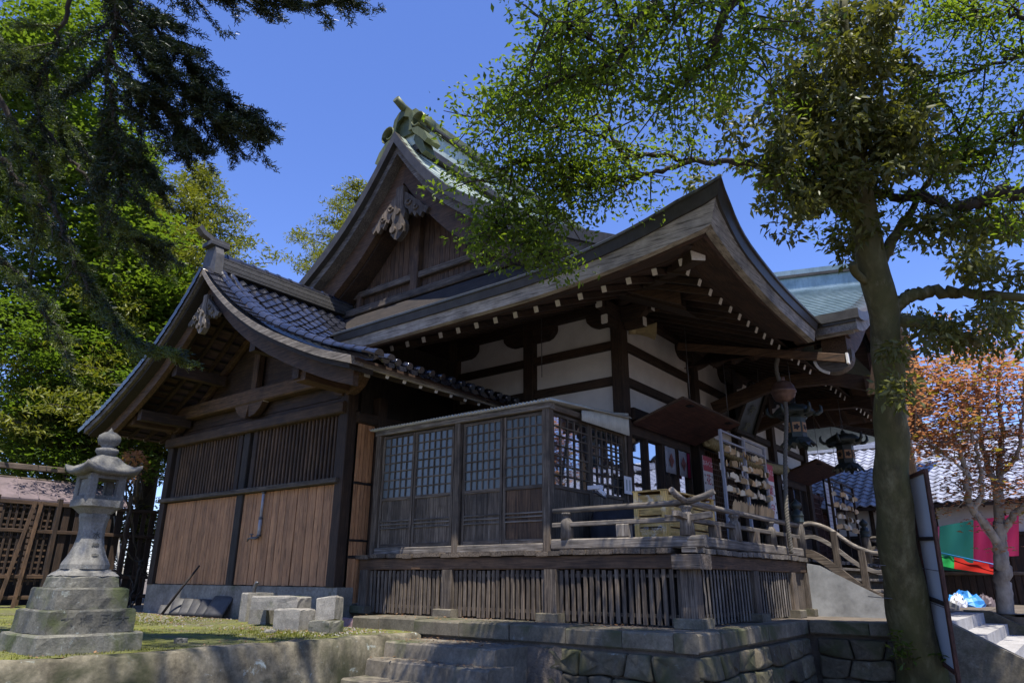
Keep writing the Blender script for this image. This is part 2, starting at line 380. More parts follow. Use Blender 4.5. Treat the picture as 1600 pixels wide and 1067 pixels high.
# ---------------------------------------------------------------- ground, terraces, platform
def sheet(name, lo, hi, z, mat, n=1, amp=0.0, seed=1):
    r = np.random.default_rng(seed); nx = ny = n
    xs = np.linspace(lo[0], hi[0], nx+1); ys = np.linspace(lo[1], hi[1], ny+1)
    P = [[(x, y, z+(r.normal()*amp if amp else 0)) for x in xs] for y in ys]
    return structure(MB().grid(P).build(name, mat, origin=((lo[0]+hi[0])/2, (lo[1]+hi[1])/2, z)))
GZ, TZ = -1.05, -0.18
sheet('ground', (-700, -700), (700, 700), GZ, M['earth'])
TX = -3.86                                               # edge of the left terrace
# left terrace: a real block with a gently uneven mossy top
def terrace(name, x0, x1, y0, y1, z, zb, mat, nx, ny, amp, seed):
    r = np.random.default_rng(seed); P = []
    for y in np.linspace(y0, y1, ny):
        P.append([(x, y, z+(amp*(math.sin(x*1.3+y*.7)+math.sin(y*1.9-x*.6))*.5 + r.normal()*amp*.25 if x1-x > .3 else 0)) for x in np.linspace(x0, x1, nx)])
    b = MB(); b.grid(P)
    b.add([(x0,y0,zb),(x1,y0,zb),(x1,y1,zb),(x0,y1,zb),(x0,y0,z-.05),(x1,y0,z-.05),(x1,y1,z-.05),(x0,y1,z-.05)],
          [(0,1,5,4),(1,2,6,5),(2,3,7,6),(3,0,4,7)])
    return structure(b.build(name, mat))
terrace('mossy_terrace', -22, TX-.12, -12, -1.08, TZ, GZ-.3, M['moss'], 150, 90, .018, 3)
terrace('back_ground', -140, -5.4, -1.05, 90, TZ-.03, GZ-.3, M['earth'], 40, 40, .02, 4)
terrace('side_ground', -140, -22, -60, -1.08, TZ-.03, GZ-.3, M['earth'], 30, 30, .02, 5)
terrace('platform_ground', -5.5, .45, -.9, 60, -.02, GZ-.3, M['earth'], 20, 40, .0, 6)
terrace('court_ground', .4, 2.3, 3.4, 60, -.015, GZ-.3, M['earth'], 10, 40, .0, 7)
terrace('yard_ground', 2.3, 60, 9.0, 60, -.02, GZ-.3, M['earth'], 30, 30, .01, 8)
# concrete wall holding the left terrace, with worn lip
rw = MB(); P = []
r = np.random.default_rng(5); ys = np.linspace(-13, -1.12, 96)
prof = [(-.25, TZ-.02), (-.12, TZ+.005), (-.02, TZ-.005), (.015, TZ-.04), (.03, TZ-.3), (.05, TZ-.6), (.07, GZ-.2)]
for y in ys: P.append([(TX+dx+r.normal()*.006+.02*math.sin(y*2.1), y, z+(r.normal()*.008 if k < 4 else 0)) for k, (dx, z) in enumerate(prof)])
rw.grid(P); rwo = rw.build('retaining_wall', M['retaining']); tag(rwo, 'low stained concrete wall holding up the mossy terrace under the stone lantern', 'wall')

# irregular stones --------------------------------------------------------
def stone_piece(poly, depth, nrm, bulge, rnd, top=False):
    """polygon (3d points, counter-clockwise seen from nrm) pushed out as a worn stone"""
    p = [_v(q) for q in poly]; c = sum(p)/len(p); nrm = unit(nrm); b = MB()
    q = []
    for i in range(len(p)):                         # round the corners
        a, o, d = p[i-1], p[i], p[(i+1) % len(p)]
        q += [o+(a-o)*.13, o+(a-o)*.03+(d-o)*.03, o+(d-o)*.13]
    n = len(q); rings = [[x-nrm*depth for x in q], [x-nrm*.03 for x in q],
        [c+(x-c)*.955+nrm*(bulge*.45+rnd.normal()*.004) for x in q], [c+(x-c)*.8+nrm*(bulge*.85+rnd.normal()*.008) for x in q], [c+(x-c)*.45+nrm*(bulge+rnd.normal()*.01) for x in q]]
    vs = [x for rg in rings for x in rg]+[c+nrm*bulge*1.02]
    fs = [(k*n+i, k*n+(i+1) % n, (k+1)*n+(i+1) % n, (k+1)*n+i) for k in range(4) for i in range(n)]
    fs += [(4*n+i, 4*n+(i+1) % n, 5*n) for i in range(n)]
    b.add(vs, fs, True); return b
def rubble(parent, origin, ux, uy, nrm, W_, H_, cols, rows, rnd, mat, gap=.011, jit=.45, bul=.03):
    """jittered coursed rubble on the rectangle origin + ux*[0,W] + uy*[0,H]"""
    origin, ux, uy = _v(origin), unit(ux), _v(uy)
    ys = np.linspace(0, H_, rows+1); rowsx = []
    for j in range(rows):
        w = rnd.uniform(.6, 1.4, cols); x = np.concatenate([[0], np.cumsum(w)/w.sum()])*W_; rowsx.append(x)
    hj = [[0 if j in (0, rows) else rnd.uniform(-jit, jit)*H_/rows*.5 for _ in range(12)] for j in range(rows+1)]
    def yl(j, x): t = x/W_*11; i = min(10, int(t)); return ys[j]+hj[j][i]*(1-(t-i))+hj[j][i+1]*(t-i)
    for j in range(rows):
        xs = rowsx[j]; sh = [0]+[rnd.uniform(-.05, .05) for _ in xs[1:-1]]+[0]
        for i in range(cols):
            a, b = xs[i], xs[i+1]
            pts = [(a-sh[i]+gap, yl(j, a)+gap), ((a+b)/2, yl(j, (a+b)/2)+gap*.6), (b-sh[i+1]-gap, yl(j, b)+gap), (b+sh[i+1]-gap, yl(j+1, b)-gap), ((a+b)/2, yl(j+1, (a+b)/2)-gap*.6), (a+sh[i]+gap, yl(j+1, a)-gap)]
            poly = [origin+ux*x+uy*y for x, y in pts]
            stone_piece(poly, .12, nrm, bul*rnd.uniform(.5, 1.3), rnd).build('stone', mat, parent)
PF, PXE = -1.1, .52                                    # platform front (y) and right (x) faces
pw = thing('platform_wall', 'dark rubble stone wall with a squared coping under the veranda lattice', 'stone wall', (-2, PF, GZ))
rn = np.random.default_rng(21)
rubble(pw, (-1.95, PF-.1, GZ-.05), (1,0,0), (.0,.07,1), (0,-1,0), 2.5, .85, 5, 3, rn, M['rubble'])
rubble(pw, (PXE+.08, PF-.06, GZ-.05), (0,1,0), (-.07,0,1), (1,0,0), 4.2, .85, 8, 3, rn, M['rubble'])
rubble(pw, (.62, 3.12, GZ-.05), (1,0,0), (0,.05,1), (0,-1,0), 1.9, .85, 4, 3, rn, M['rubble'])
bk = MB().box((-5.4, PF+.06, GZ-.2), (PXE-.08, PF+.7, -.03)).box((PXE-.7, PF+.7, GZ-.2), (PXE-.08, 3.3, -.03)).box((PXE-.08, 3.27, GZ-.2), (2.5, 3.7, -.03))
bk.build('mortar_backing', M['earth'], pw)
def coping(a, b, lo, hi, axis, fixed, depth, n, sgn):
    w = rn.uniform(.8, 1.3, n); x = a+np.concatenate([[0], np.cumsum(w)/w.sum()])*(b-a)
    for i in range(n):
        dz = rn.uniform(-.012, .008); off = rn.uniform(-.012, .012)
        if axis == 'x': p0, p1 = (x[i]+.006, fixed+off, lo), (x[i+1]-.006, fixed+depth, hi+dz)
        else: p0, p1 = (fixed-depth, x[i]+.006, lo), (fixed+off, x[i+1]-.006, hi+dz)
        bb = MB(); c = (np.array(p0)+p1)/2; d = np.array(p1)-p0
        ax = 0 if axis == 'x' else 1; e = np.zeros(3); e[ax] = d[ax]/2
        bb.beam(c-e, c+e, d[1-ax], d[2], (0,0,1), .022); bb.build('coping_stone', M['curb'], pw)
coping(-5.45, PXE-.3, -.215, 0, 'x', PF, .75, 7, -1)
coping(PF, 3.1, -.215, .004, 'y', PXE+.02, .32, 6, 1)
coping(PXE+.03, 2.45, -.2, -.004, 'x', 3.1, .5, 2, -1)
# low steps from the lower yard up to the platform edge
st = thing('stone_steps', 'short flight of worn dark stone steps beside the concrete wall', 'steps', (-2.9, -1.9, GZ))
for i, (y0, z, xr) in enumerate(((-1.88, -.25, -1.82), (-2.2, -.45, -1.66), (-2.62, -.66, -1.75), (-3.0, -.86, -1.9))):
    b = MB(); P = []
    for x in np.linspace(TX+.06-(.0 if i else 0), xr, 14):
        P.append([(x, y, zz+rn.normal()*.0025) for y, zz in ((-1.15 if i == 0 else y0+.5, z), (y0+.03, z+.002), (y0, z-.02), (y0-.012, z-.12), (y0-.02, z-.21), (y0-.02, GZ-.1))])
    b.grid(P, smooth=False)
    e = P[-1]; b.add([*e, (xr, -1.15 if i == 0 else y0+.5, GZ-.1)], [tuple(range(len(e)+1))])
    e = P[0]; b.add([*e, (P[0][0][0], -1.15 if i == 0 else y0+.5, GZ-.1)], [tuple(range(len(e), -1, -1))])
    b.build('step', M['step'], st)
# earth bank with roots between the steps and the wall
b = MB(); P = []
for x in np.linspace(-1.83, -1.3, 8): P.append([(x, -1.15-.05*rn.random()-.12*k/6*(x < -1.5), -.24-(k*.14)+rn.normal()*.02) for k in range(7)])
bank = b.grid(P).build('earth_bank', M['earth']); structure(bank)
# right-hand flight of pale steps
X1 = 2.38
rs = thing('court_steps', 'pale concrete steps with low side walls leading up beside the tree', 'steps', (3.2, 6, GZ))
for i in range(5):
    x0 = X1+.37*i; z = -.2*i
    MB().box((x0-.37 if i else 1.9, 3.35, GZ-.1), (x0+.0, 8.8, z)).build('step', M['pale_step'], rs)
for y, nm in ((3.1, 'side_wall'), (8.82, 'side_wall')):
    b = MB(); b.prism([(X1-.35, y, GZ-.1), (X1+2.1, y, GZ-.1), (X1+2.1, y, -1.04), (X1+.12, y, .03), (X1-.35, y, .04)], (0, .24, 0)); b.build(nm, M['curb'], rs)
# ---------------------------------------------------------------- main hall
HALL = thing('main_hall', 'old wooden shrine hall with white plaster walls and a big curved copper hip-and-gable roof', 'shrine hall', (-7.7, 8.8, 0))
WX, WY, HY = -2.4, 2.75, 14.9                           # front wall x, near side wall y, far side wall y
RX, RYC, RZ = -7.69, 8.8, 11.45                         # ridge
EXo, EYo = 1.1, -.93                                    # eave lines
ES = [0, 2.47, 3.72, 5.8, 6.82, 7.33, 8.06, 8.79]; EZ = [5.25, 6.5, 7.11, 8.39, 9.13, 9.6, 10.42, 11.45]
def E_(s_): return interp(s_, ES, EZ)
_es = np.linspace(0, 8.79, 60); _ez = np.interp(_es, ES, EZ); _k = np.ones(7)/7
_ezs = np.convolve(np.pad(_ez, 3, mode='reflect', reflect_type='odd'), _k, 'valid')
def E_(s_): return float(np.interp(s_, _es, _ezs))
def lift(u, s_, a=.52): return a*max(0, 1-u/3.7)**2*max(0, 1-s_/3.2)
def outw(u): return .2*max(0, 1-u/1.6)**2
ROOF = part('roof', HALL, (RX, RYC, 5))
# roof skin: front slope, near side slope, back slope, far side
VY0, VY1 = 1.0, 16.6; Y1E = 2*RYC-EYo; X1E = 2*RX-EXo
def front_patch(sign):
    P = []
    for s_ in list(np.linspace(0, 1.93, 12))+list(np.linspace(1.95, 8.79, 40)):
        a = EYo+s_ if s_ <= 1.93 else VY0; b_ = 2*RYC-a; row = []
        for k in range(61):
            t = k/60; t = .5-.5*math.cos(math.pi*t); y = a+(b_-a)*t; u = min(y-EYo, Y1E-y)
            o = outw(u) if s_ == 0 else 0
            x = EXo-s_+o; y2 = y-(o*.5 if y < RYC else -o*.5)
            row.append((x if sign > 0 else 2*RX-x, y2, E_(s_)+lift(u, s_)))
        P.append(row)
    return P
def side_patch(near):
    P = []
    for s_ in np.linspace(0, 3.3, 14):
        row = []
        for k in range(61):
            t = .5-.5*math.cos(math.pi*k/60); a = EXo-s_; b_ = X1E+s_; x = a+(b_-a)*t; u = min(EXo-x, x-X1E)
            o = outw(u) if s_ == 0 else 0; y = EYo+s_-o*.5
            row.append((x+(o if x > RX else -o), y if near else 2*RYC-y, E_(s_)+lift(u, s_)))
        P.append(row)
    return P
sk = MB(); sk.grid(front_patch(1)); sk.grid(front_patch(-1), flip=True)
sp_ = MB().grid(side_patch(True), flip=True); keep = []
for f in sp_.f:                                        # the wing's gable opens here: the side slope stops behind it
    c = np.mean([sp_.v[i] for i in f], 0)
    if not (-13.9 < c[0] < -6.75 and c[1] < .15): keep.append(f)
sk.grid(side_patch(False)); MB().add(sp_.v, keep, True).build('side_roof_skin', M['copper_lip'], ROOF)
sk.build('roof_skin', M['copper'], ROOF)
# copper plates over the part of the front slope that shows beside the gable
arc = [0.0]; 
for i in range(1, 60): arc.append(arc[-1]+math.hypot(_es[i]-_es[i-1], _ezs[i]-_ezs[i-1]))
def s_at(L): return float(np.interp(L, arc, _es))
rowL = .3; pw_ = .78; Ltot = arc[-1]; nrow = 0; L = Ltot-.12
while L > 3.0:
    s1, s0 = s_at(L), s_at(L-rowL-.03)
    a = VY0+.03+(.39 if nrow % 2 else 0); y = VY0+.03
    while y < 7.4:
        yn = a if a > y+.05 else y+pw_
        z1, z0 = E_(s1), E_(s0); x1_, x0_ = EXo-s1, EXo-s0
        MB().add([(x1_, y+.004, z1+.008), (x1_, yn-.004, z1+.008), (x0_+.004, yn-.004, z0+.03), (x0_+.004, y+.004, z0+.03), (x0_, y+.004, z0+.008), (x0_, yn-.004, z0+.008)],
                 [(0,3,2,1), (3,4,5,2), (0,4,3), (1,2,5)]).build('copper_plate', M['copper'], ROOF)
        y = yn; a = -9
    L -= rowL; nrow += 1
# eave edge: copper lip, dark band, pale fascia
def eave_line(side, n=46):
    """(x, y, u, outx, outy) along the near side eave or the front eave"""
    pts = []
    rng = np.concatenate([np.linspace(0, 3.7, 16), np.linspace(4.1, 8.0 if side else 5.05, 10)])
    for u in rng:
        if side: pts.append((EXo-u, EYo, u))
        else: pts.append((EXo, EYo+u, u))
    return pts
def eave_strip(side, prof, mat, name):
    """prof: list of (inset, dz from top, lift amount, outward factor)"""
    P = []
    for x, y, u in eave_line(side):
        row = []
        for ins, dz, la, of in prof:
            o = outw(u)*of; z = 5.25+dz+la*max(0, 1-u/3.7)**2
            # mitre at the corner
            if side: px_, py = min(x+o, EXo+o-ins) if u < .3 else x, y+ins-o*.5
            else: px_, py = x-ins+o, max(y-o*.5, EYo+ins-o*.5) if u < .3 else y
            if side and u == 0: px_ = EXo-ins+o
            if (not side) and u == 0: py = EYo+ins-o*.5
            row.append((px_, py, z))
        P.append(row)
    MB().grid(P, smooth=False, flip=not side).build(name, mat, ROOF)
for sd_ in (True, False):
    eave_strip(sd_, [(0, .0, .52, 1), (-.015, -.015, .52, 1), (-.01, -.05, .52, 1), (.02, -.055, .52, 1)], M['copper_lip'] if sd_ else M['copper_dark'], 'eave_lip')
    eave_strip(sd_, [(.02, -.055, .52, 1), (.05, -.19, .46, .8), (.1, -.195, .46, .8)], M['copper_dark'], 'eave_band')
    eave_strip(sd_, [(.08, -.185, .46, .75), (.12, -.39, .33, .3), (.24, -.392, .33, .3)], wood('pale', 'x' if sd_ else 'y'), 'fascia_board')
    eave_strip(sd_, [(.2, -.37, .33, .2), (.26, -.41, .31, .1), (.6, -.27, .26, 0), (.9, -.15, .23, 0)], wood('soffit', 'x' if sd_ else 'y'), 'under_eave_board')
# soffit boards and rafters; soffit runs from (eave inset .9, z 5.12) up to the wall plate
SOF = .40
def sof_z(d, u): return 5.03+.065+SOF*d+.22*max(0, 1-u/3.7)**2*max(0, 1-d/2.6)       # d: distance inwards from rafter ends
for side in (True, False):
    P = []
    for d in np.linspace(-.12, 2.95, 8):
        row = []
        rngu = np.concatenate([np.linspace(0, 4, 12), np.linspace(4.5, 7.9 if side else 17.8, 12)])
        for u in rngu:
            uu = u+.93+d if u < .01 else max(u, .93+d)
            if side: row.append((EXo-uu, EYo+.93+d, sof_z(d, uu)+.01))
            else: row.append((EXo-.93-d, EYo+uu, sof_z(d, uu)+.01))
        P.append(row)
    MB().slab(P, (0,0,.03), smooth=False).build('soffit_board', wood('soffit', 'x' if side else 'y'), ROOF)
def rafter(p_out, p_in, w=.085, h=.11):
    p_out, p_in = _v(p_out), _v(p_in); rf = bar('rafter', p_out, p_in, w, h, wood('brown', 'y' if abs(p_in[1]-p_out[1]) > abs(p_in[0]-p_out[0]) else 'x'), HALL, ch=.008)
    d = unit(p_out-p_in); MB().beam(p_out, p_out+d*.014, w*.98, h*.98, ch=.005).build('painted_tip', M['white'], rf)
x = .22
while x > -6.6:
    u = EXo-x; d_in = min(2.85, max(.25, u-.93+.0))
    rafter((x, 0, sof_z(0, u)-.06), (x, d_in, sof_z(d_in, u)-.06)); x -= .455
y = .32
while y < 17.2:
    u = y-EYo; d_in = min(2.85, max(.25, u-.93))
    rafter((.17, y, sof_z(0, u)-.06), (.17-d_in, y, sof_z(d_in, u)-.06)); y += .43
hr = MB().beam((.56, -.2, 5.12), (WX+.1, WY-.1, 6.02), .2, .24, ch=.02).build('hip_rafter', wood('brown', 'x'), HALL)
d = unit((1, -1, -.3)); c = _v((.56, -.2, 5.12))
b = MB(); u_ = unit((1,1,0)); w_ = _v((0,0,1)); hexa = [c+d*.0+u_*q[0]+w_*q[1] for q in ((-.1,-.1),(.1,-.1),(.11,.09),(.03,.16),(-.03,.16),(-.11,.09))]
b.prism(hexa, d*.03); b.build('painted_tip', M['white'], hr)
# end board where the front eave meets the porch, and the same beyond it
for yy in (4.45, 13.1):
    bar('verge_board', (1.42, yy, 4.52), (-1.9, yy, 5.42), .07, .16, wood('mid', 'x'), HALL)
    bx('verge_board_end', (1.42, yy-.06, 4.42), (1.46, yy+.06, 4.62), M['white'], HALL)
# ---- gable
GB = part('gable', HALL, (RX, 2.0, 7))
def verge(off, y, s0=1.55, n=40, dz=0):
    """points on the roof profile line at height offset off, left foot -> apex -> right foot"""
    pts = []
    for s_ in np.linspace(s0, 8.79, n): pts.append((EXo-s_, y, E_(s_)+off+dz))
    return [(2*RX-p[0], p[1], p[2]) for p in pts][:0]+[(2*RX-p[0], p[1], p[2]) for p in pts]+[p for p in pts[::-1]][1:]
def verge_band(y, yb, o_top, o_bot, mat, name, s0=1.55, s0l=2.2):
    for sg in (1, -1):
        P = []
        for s_ in np.linspace(s0 if sg > 0 else s0l, 8.79, 36):
            xx = EXo-s_; xx = xx if sg > 0 else 2*RX-xx
            w = 1+.35*((s_-4)/5 if s_ > 4 else 0)
            P.append([(xx, yb, E_(s_)+o_top), (xx, y, E_(s_)+o_top), (xx, y, E_(s_)+o_bot*w), (xx, yb, E_(s_)+o_bot*w)])
        MB().grid(P, smooth=False, flip=sg > 0).build(name, mat, GB)
verge_band(VY0-.02, VY0+.16, .03, -.22, M['copper_dark'], 'verge_band')
verge_band(VY0+.13, VY0+.9, -.16, -.42, wood('greyer', 'x'), 'verge_board')
verge_band(VY0+.42, VY0+.6, -.3, -.95, wood('mid', 'x'), 'barge_board')
verge_band(VY0+.62, VY0+1.2, -.55, -1.0, wood('brown', 'x'), 'inner_barge_board')
GWY = 2.1
# vertical gable boards
def gable_top(xx): return E_(min(8.79, EXo-xx if xx > RX else EXo-(2*RX-xx)))-.5
xx = -12.4
while xx < -2.6:
    w = random.uniform(.15, .22); zt = min(gable_top(xx+.02), gable_top(xx+w-.02)); zb = 6.6+random.uniform(-.03, .05)
    if zt > zb+.15:
        MB().prism([(xx, GWY, zb), (xx+w-.012, GWY, zb+random.uniform(-.04,.04)), (xx+w-.012, GWY, gable_top(xx+w)), (xx, GWY, gable_top(xx))], (0, .03+random.uniform(0, .02), 0)).build('gable_plank', wood('mid', 'z'), GB)
    xx += w
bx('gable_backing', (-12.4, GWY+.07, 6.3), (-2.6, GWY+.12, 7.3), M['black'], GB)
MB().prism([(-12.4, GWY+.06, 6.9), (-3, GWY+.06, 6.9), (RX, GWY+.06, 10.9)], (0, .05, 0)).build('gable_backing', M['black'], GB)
bar('gable_sill', (-12.6, GWY-.16, 7.22), (-2.5, GWY-.16, 7.22), .3, .2, wood('grey', 'x'), GB)
bar('gable_rail', (-11.2, GWY-.06, 7.78), (-4.0, GWY-.06, 7.78), .14, .17, wood('grey', 'x'), GB)
bar('gable_sill_board', (-12.6, GWY-.5, 6.72), (-2.3, GWY-.5, 6.72), .1, .62, wood('dark', 'x'), GB, up=(0,.55,1))
bar('king_post', (RX, GWY-.08, 7.3), (RX, GWY-.08, 9.9), .26, .18, wood('mid', 'z'), GB, up=(0,1,0))
for dx in (-2.1, 2.1): bar('short_post', (RX+dx, GWY-.07, 7.3), (RX+dx, GWY-.07, 7.75), .16, .14, wood('mid', 'z'), GB, up=(0,1,0))
for sg in (1, -1):
    bar('gable_strut', (RX+sg*4.2, GWY-.12, 7.1), (RX+sg*.1, GWY-.12, 10.35), .16, .26, wood('mid', 'x'), GB)
# carved gable pendant: three-lobed drop with scroll wings
def gegyo(parent, c, w, h, th, mat, axis=(1,0,0), fin=True):
    c = _v(c); ax = _v(axis); dn = _v((0,0,-1)); nrm = np.cross(ax, dn)
    def sh(pts, t0, t1, nm):
        MB().prism([c+ax*p[0]*w+dn*p[1]*h+nrm*t0 for p in pts], nrm*(t1-t0)).build(nm, mat, parent)
    drop = [(-.13,0),(-.15,.35),(-.2,.45),(-.26,.55),(-.2,.66),(-.27,.76),(-.24,.9),(-.1,1.0),(0,1.03),(.1,1.0),(.24,.9),(.27,.76),(.2,.66),(.26,.55),(.2,.45),(.15,.35),(.13,0)]
    sh(drop, -th/2, th/2, 'pendant')
    for dx, dy, r0 in ((0,.5,.09),(-.14,.82,.1),(.14,.82,.1)):
        pts = [(dx+r0*math.cos(a_), dy+r0*math.sin(a_)*w/h) for a_ in np.linspace(0, 2*math.pi, 14, endpoint=False)]
        sh(pts, -th*.85, th*.7, 'carved_boss')
    if fin:
        for sg in (-1, 1):
            wing = [(.14,.12),(.3,.2),(.5,.34),(.66,.42),(.8,.54),(.98,.62),(.9,.72),(.8,.66),(.72,.74),(.6,.64),(.54,.7),(.44,.58),(.36,.62),(.3,.5),(.14,.42)]
            pts = [(sg*q[0]*1.1, q[1]) for q in wing]
            sh(pts if sg > 0 else pts[::-1], -th*.3, th*.3, 'scroll_wing')
            for k, (dx, dy, r0) in enumerate(((.3,.36,.1),(.55,.52,.08))):
                MB().tube([c+ax*sg*(dx+.01)*w*1.1+dn*dy*h+nrm*th*.3*q_+(ax*math.cos(a_)+dn*math.sin(a_))*r0*w*(1-a_/9) for a_ in np.linspace(0, 5.6, 12) for q_ in (-1.3,)], .028*w+.01, 6).build('scroll', mat, parent)
gegyo(GB, (RX, VY0+.38, 10.0), .95, 1.45, .16, wood('grey', 'z'))
# ridge: stacked copper box with capping and end ornament
RD = part('ridge', HALL, (RX, RYC, RZ))
bx('ridge_box', (RX-.3, VY0+.45, RZ-.25), (RX+.3, VY1-.4, RZ+.5), M['copper'], RD)
bx('ridge_cornice', (RX-.42, VY0+.4, RZ+.5), (RX+.42, VY1-.4, RZ+.58), M['copper_dark'], RD)
MB().path([(RX, VY0+.35, RZ+.7), (RX, VY1-.35, RZ+.7)], .7, .2).build('ridge_cap', M['copper_green'], RD)
bx('ridge_skirt', (RX-.5, VY0+.45, RZ-.42), (RX+.5, VY1-.4, RZ-.22), M['copper_dark'], RD)
def onigawara(parent, c, mat, sc=1.0, ax=(1,0,0), out_=(0,-1,0)):
    """ridge-end ornament: arched plate with a hollow, side scrolls, stepped feet and a round log on top"""
    c = _v(c); ax, out_ = _v(ax), _v(out_); up = _v((0,0,1))
    def pr(pts, a, b_, nm): MB().prism([c+(ax*p[0]+up*p[1])*sc+out_*a*sc for p in pts], out_*(b_-a)*sc).build(nm, mat, parent)
    arch = [(-.42,0),(-.46,.35),(-.4,.66),(-.2,.86),(0,.92),(.2,.86),(.4,.66),(.46,.35),(.42,0),(.28,0),(.3,.3),(.24,.52),(0,.64),(-.24,.52),(-.3,.3),(-.28,0)]
    pr(arch, -.45, .12, 'ornament_plate')
    pr([(-.3,0),(.3,0),(.3,.3),(.24,.52),(0,.64),(-.24,.52),(-.3,.3)], -.45, -.02, 'ornament_face')
    for sg in (1, -1):
        pts = [c+ax*sg*(.62*sc+r_*math.cos(a_))+up*(.22*sc+r_*math.sin(a_)) for a_, r_ in ((t, .30*sc*(1-t/11)) for t in np.linspace(-.6, 5.2, 14))]
        P = [[p+out_*.14*sc, p-out_*.42*sc] for p in pts]
        MB().slab(P, (0,0,.035*sc)).build('scroll', mat, parent)
        foot = [(.42,.02),(.7,-.04),(.98,-.3),(1.15,-.62),(1.02,-.7),(.8,-.45),(.5,-.16)]
        pts = [(sg*q[0], q[1]) for q in foot]; pr(pts if sg > 0 else pts[::-1], -.42, .14, 'foot')
        foot2 = [(.5,-.2),(.62,-.28),(.86,-.56),(1.0,-.95),(.84,-1.0),(.6,-.62),(.45,-.36)]
        pts = [(sg*q[0], q[1]) for q in foot2]; pr(pts if sg > 0 else pts[::-1], -.36, .05, 'foot')
    MB().tube([c+up*.86*sc-out_*.5*sc, c+up*.95*sc+out_*.15*sc, c+up*1.08*sc+out_*.46*sc], [.13*sc, .125*sc, .125*sc], 14).build('log_finial', mat, parent)
onigawara(RD, (RX, VY0+.35, RZ+.1), M['copper_green'], .85)
# ---------------------------------------------------------------- hall walls, posts, beams
WB = {'ub': (5.04, 5.21), 'lb': (4.29, 4.46), 'nag': (3.58, 3.82), 'plate': (5.8, 6.15)}
side_posts = [-2.42, -4.64, -6.9, -9.2]; front_posts = [2.8, 6.2, 8.75, 11.6, 14.8]
bx('plaster_wall', (-13, WY+.05, 1.0), (WX-.02, WY+.15, 6.1), M['plaster'], HALL)
bx('plaster_wall', (WX-.15, WY+.06, 3.6), (WX-.05, HY, 6.1), M['plaster'], HALL)
bx('plaster_wall', (WX-.149, HY-.1, .9), (WX-.051, HY, 3.6), M['plaster'], HALL)
bx('far_wall', (-13, HY-.12, 0), (WX-.15, HY, 6.1), M['plaster'], HALL)
bx('floor_slab', (-12.9, WY+.15, .8), (WX-.15, HY-.12, 1.0), wood('dark', 'x'), HALL)
bx('inner_wall', (-7.1, WY+.2, 1.0), (-7.0, HY-.2, 6), wood('dark', 'z'), HALL)
for px_ in side_posts: bx('post', (px_-.13, WY-.13, .02), (px_+.13, WY+.13, 6.0), wood('brown', 'z'), HALL)
for py in front_posts[1:]: bx('post', (WX-.13, py-.14, .02), (WX+.13, py+.14, 6.0), wood('brown', 'z'), HALL)
for k in ('ub', 'lb'):
    z0, z1 = WB[k]
    for a, b_ in zip(side_posts[:-1], side_posts[1:]): bx('tie_beam', (b_+.13, WY-.06, z0), (a-.13, WY+.09, z1), wood('brown', 'x'), HALL)
    for a, b_ in zip(front_posts[:-1], front_posts[1:]): bx('tie_beam', (WX-.09, a+.14, z0), (WX+.06, b_-.14, z1), wood('brown', 'y'), HALL)
bx('lintel', (WX-.08, 2.93, 3.58), (WX+.16, HY, 3.82), wood('brown', 'y'), HALL)
bx('wall_plate', (-9.3, WY-.12, 5.86), (WX-.1, WY+.12, 6.16), wood('brown', 'x'), HALL)
bx('wall_plate', (WX-.12, WY+.2, 5.86), (WX+.12, HY, 6.16), wood('brown', 'y'), HALL)
# bracket arms under the wall plate, curved at their ends
def bracket(c, axis, L):
    c = _v(c); ax = _v((1,0,0) if axis == 'x' else (0,1,0)); pts = []
    for sg in (-1, 1):
        e = [(.14,0),(.5*L,.0),(.62*L,.04),(.72*L,.14),(.74*L,.2)]
        pts += [(sg*q[0], q[1]) for q in (e if sg > 0 else e[::-1])]
    poly = [c+ax*q[0]+_v((0,0,q[1])) for q in pts]+[c+ax*.74*L+_v((0,0,.3)), c-ax*.74*L+_v((0,0,.3))]
    off = _v((0,-.09,0)) if axis == 'x' else _v((.09,0,0))
    MB().prism([p+off for p in (poly if axis == 'x' else poly)], -2*off).build('bracket_arm', wood('brown', axis), HALL)
for px_ in side_posts[:3]: bracket((px_, WY-.02, 5.55), 'x', .95)
for py in front_posts[:4]: bracket((WX+.02, py, 5.55), 'y', .95)
# white-ended bracket noses at the corner post
def nose(name, c, d, w, h, L):
    c, d = _v(c), _v(d); n_ = bar(name, c, c+d*L, w, h, wood('brown', 'x' if d[0] else 'y'), HALL); bar('painted_end', c+d*L, c+d*(L+.012), w*.96, h*.96, M['white'], n_)
for z, L in ((5.5, .42), (5.78, .62)):
    nose('bracket_nose', (WX-.02, WY-.13, z), (0,-1,0), .15, .2, L); nose('bracket_nose', (WX+.13, WY+.05, z), (1,0,0), .15, .2, L)
for px_, py_ in ((846, 496),):
    a_ = ony(px_, py_, WY-.35); MB().tube([a_, a_+_v((0,0,-1.35))], .009, 5).build('earth_rod', M['iron'], HALL)
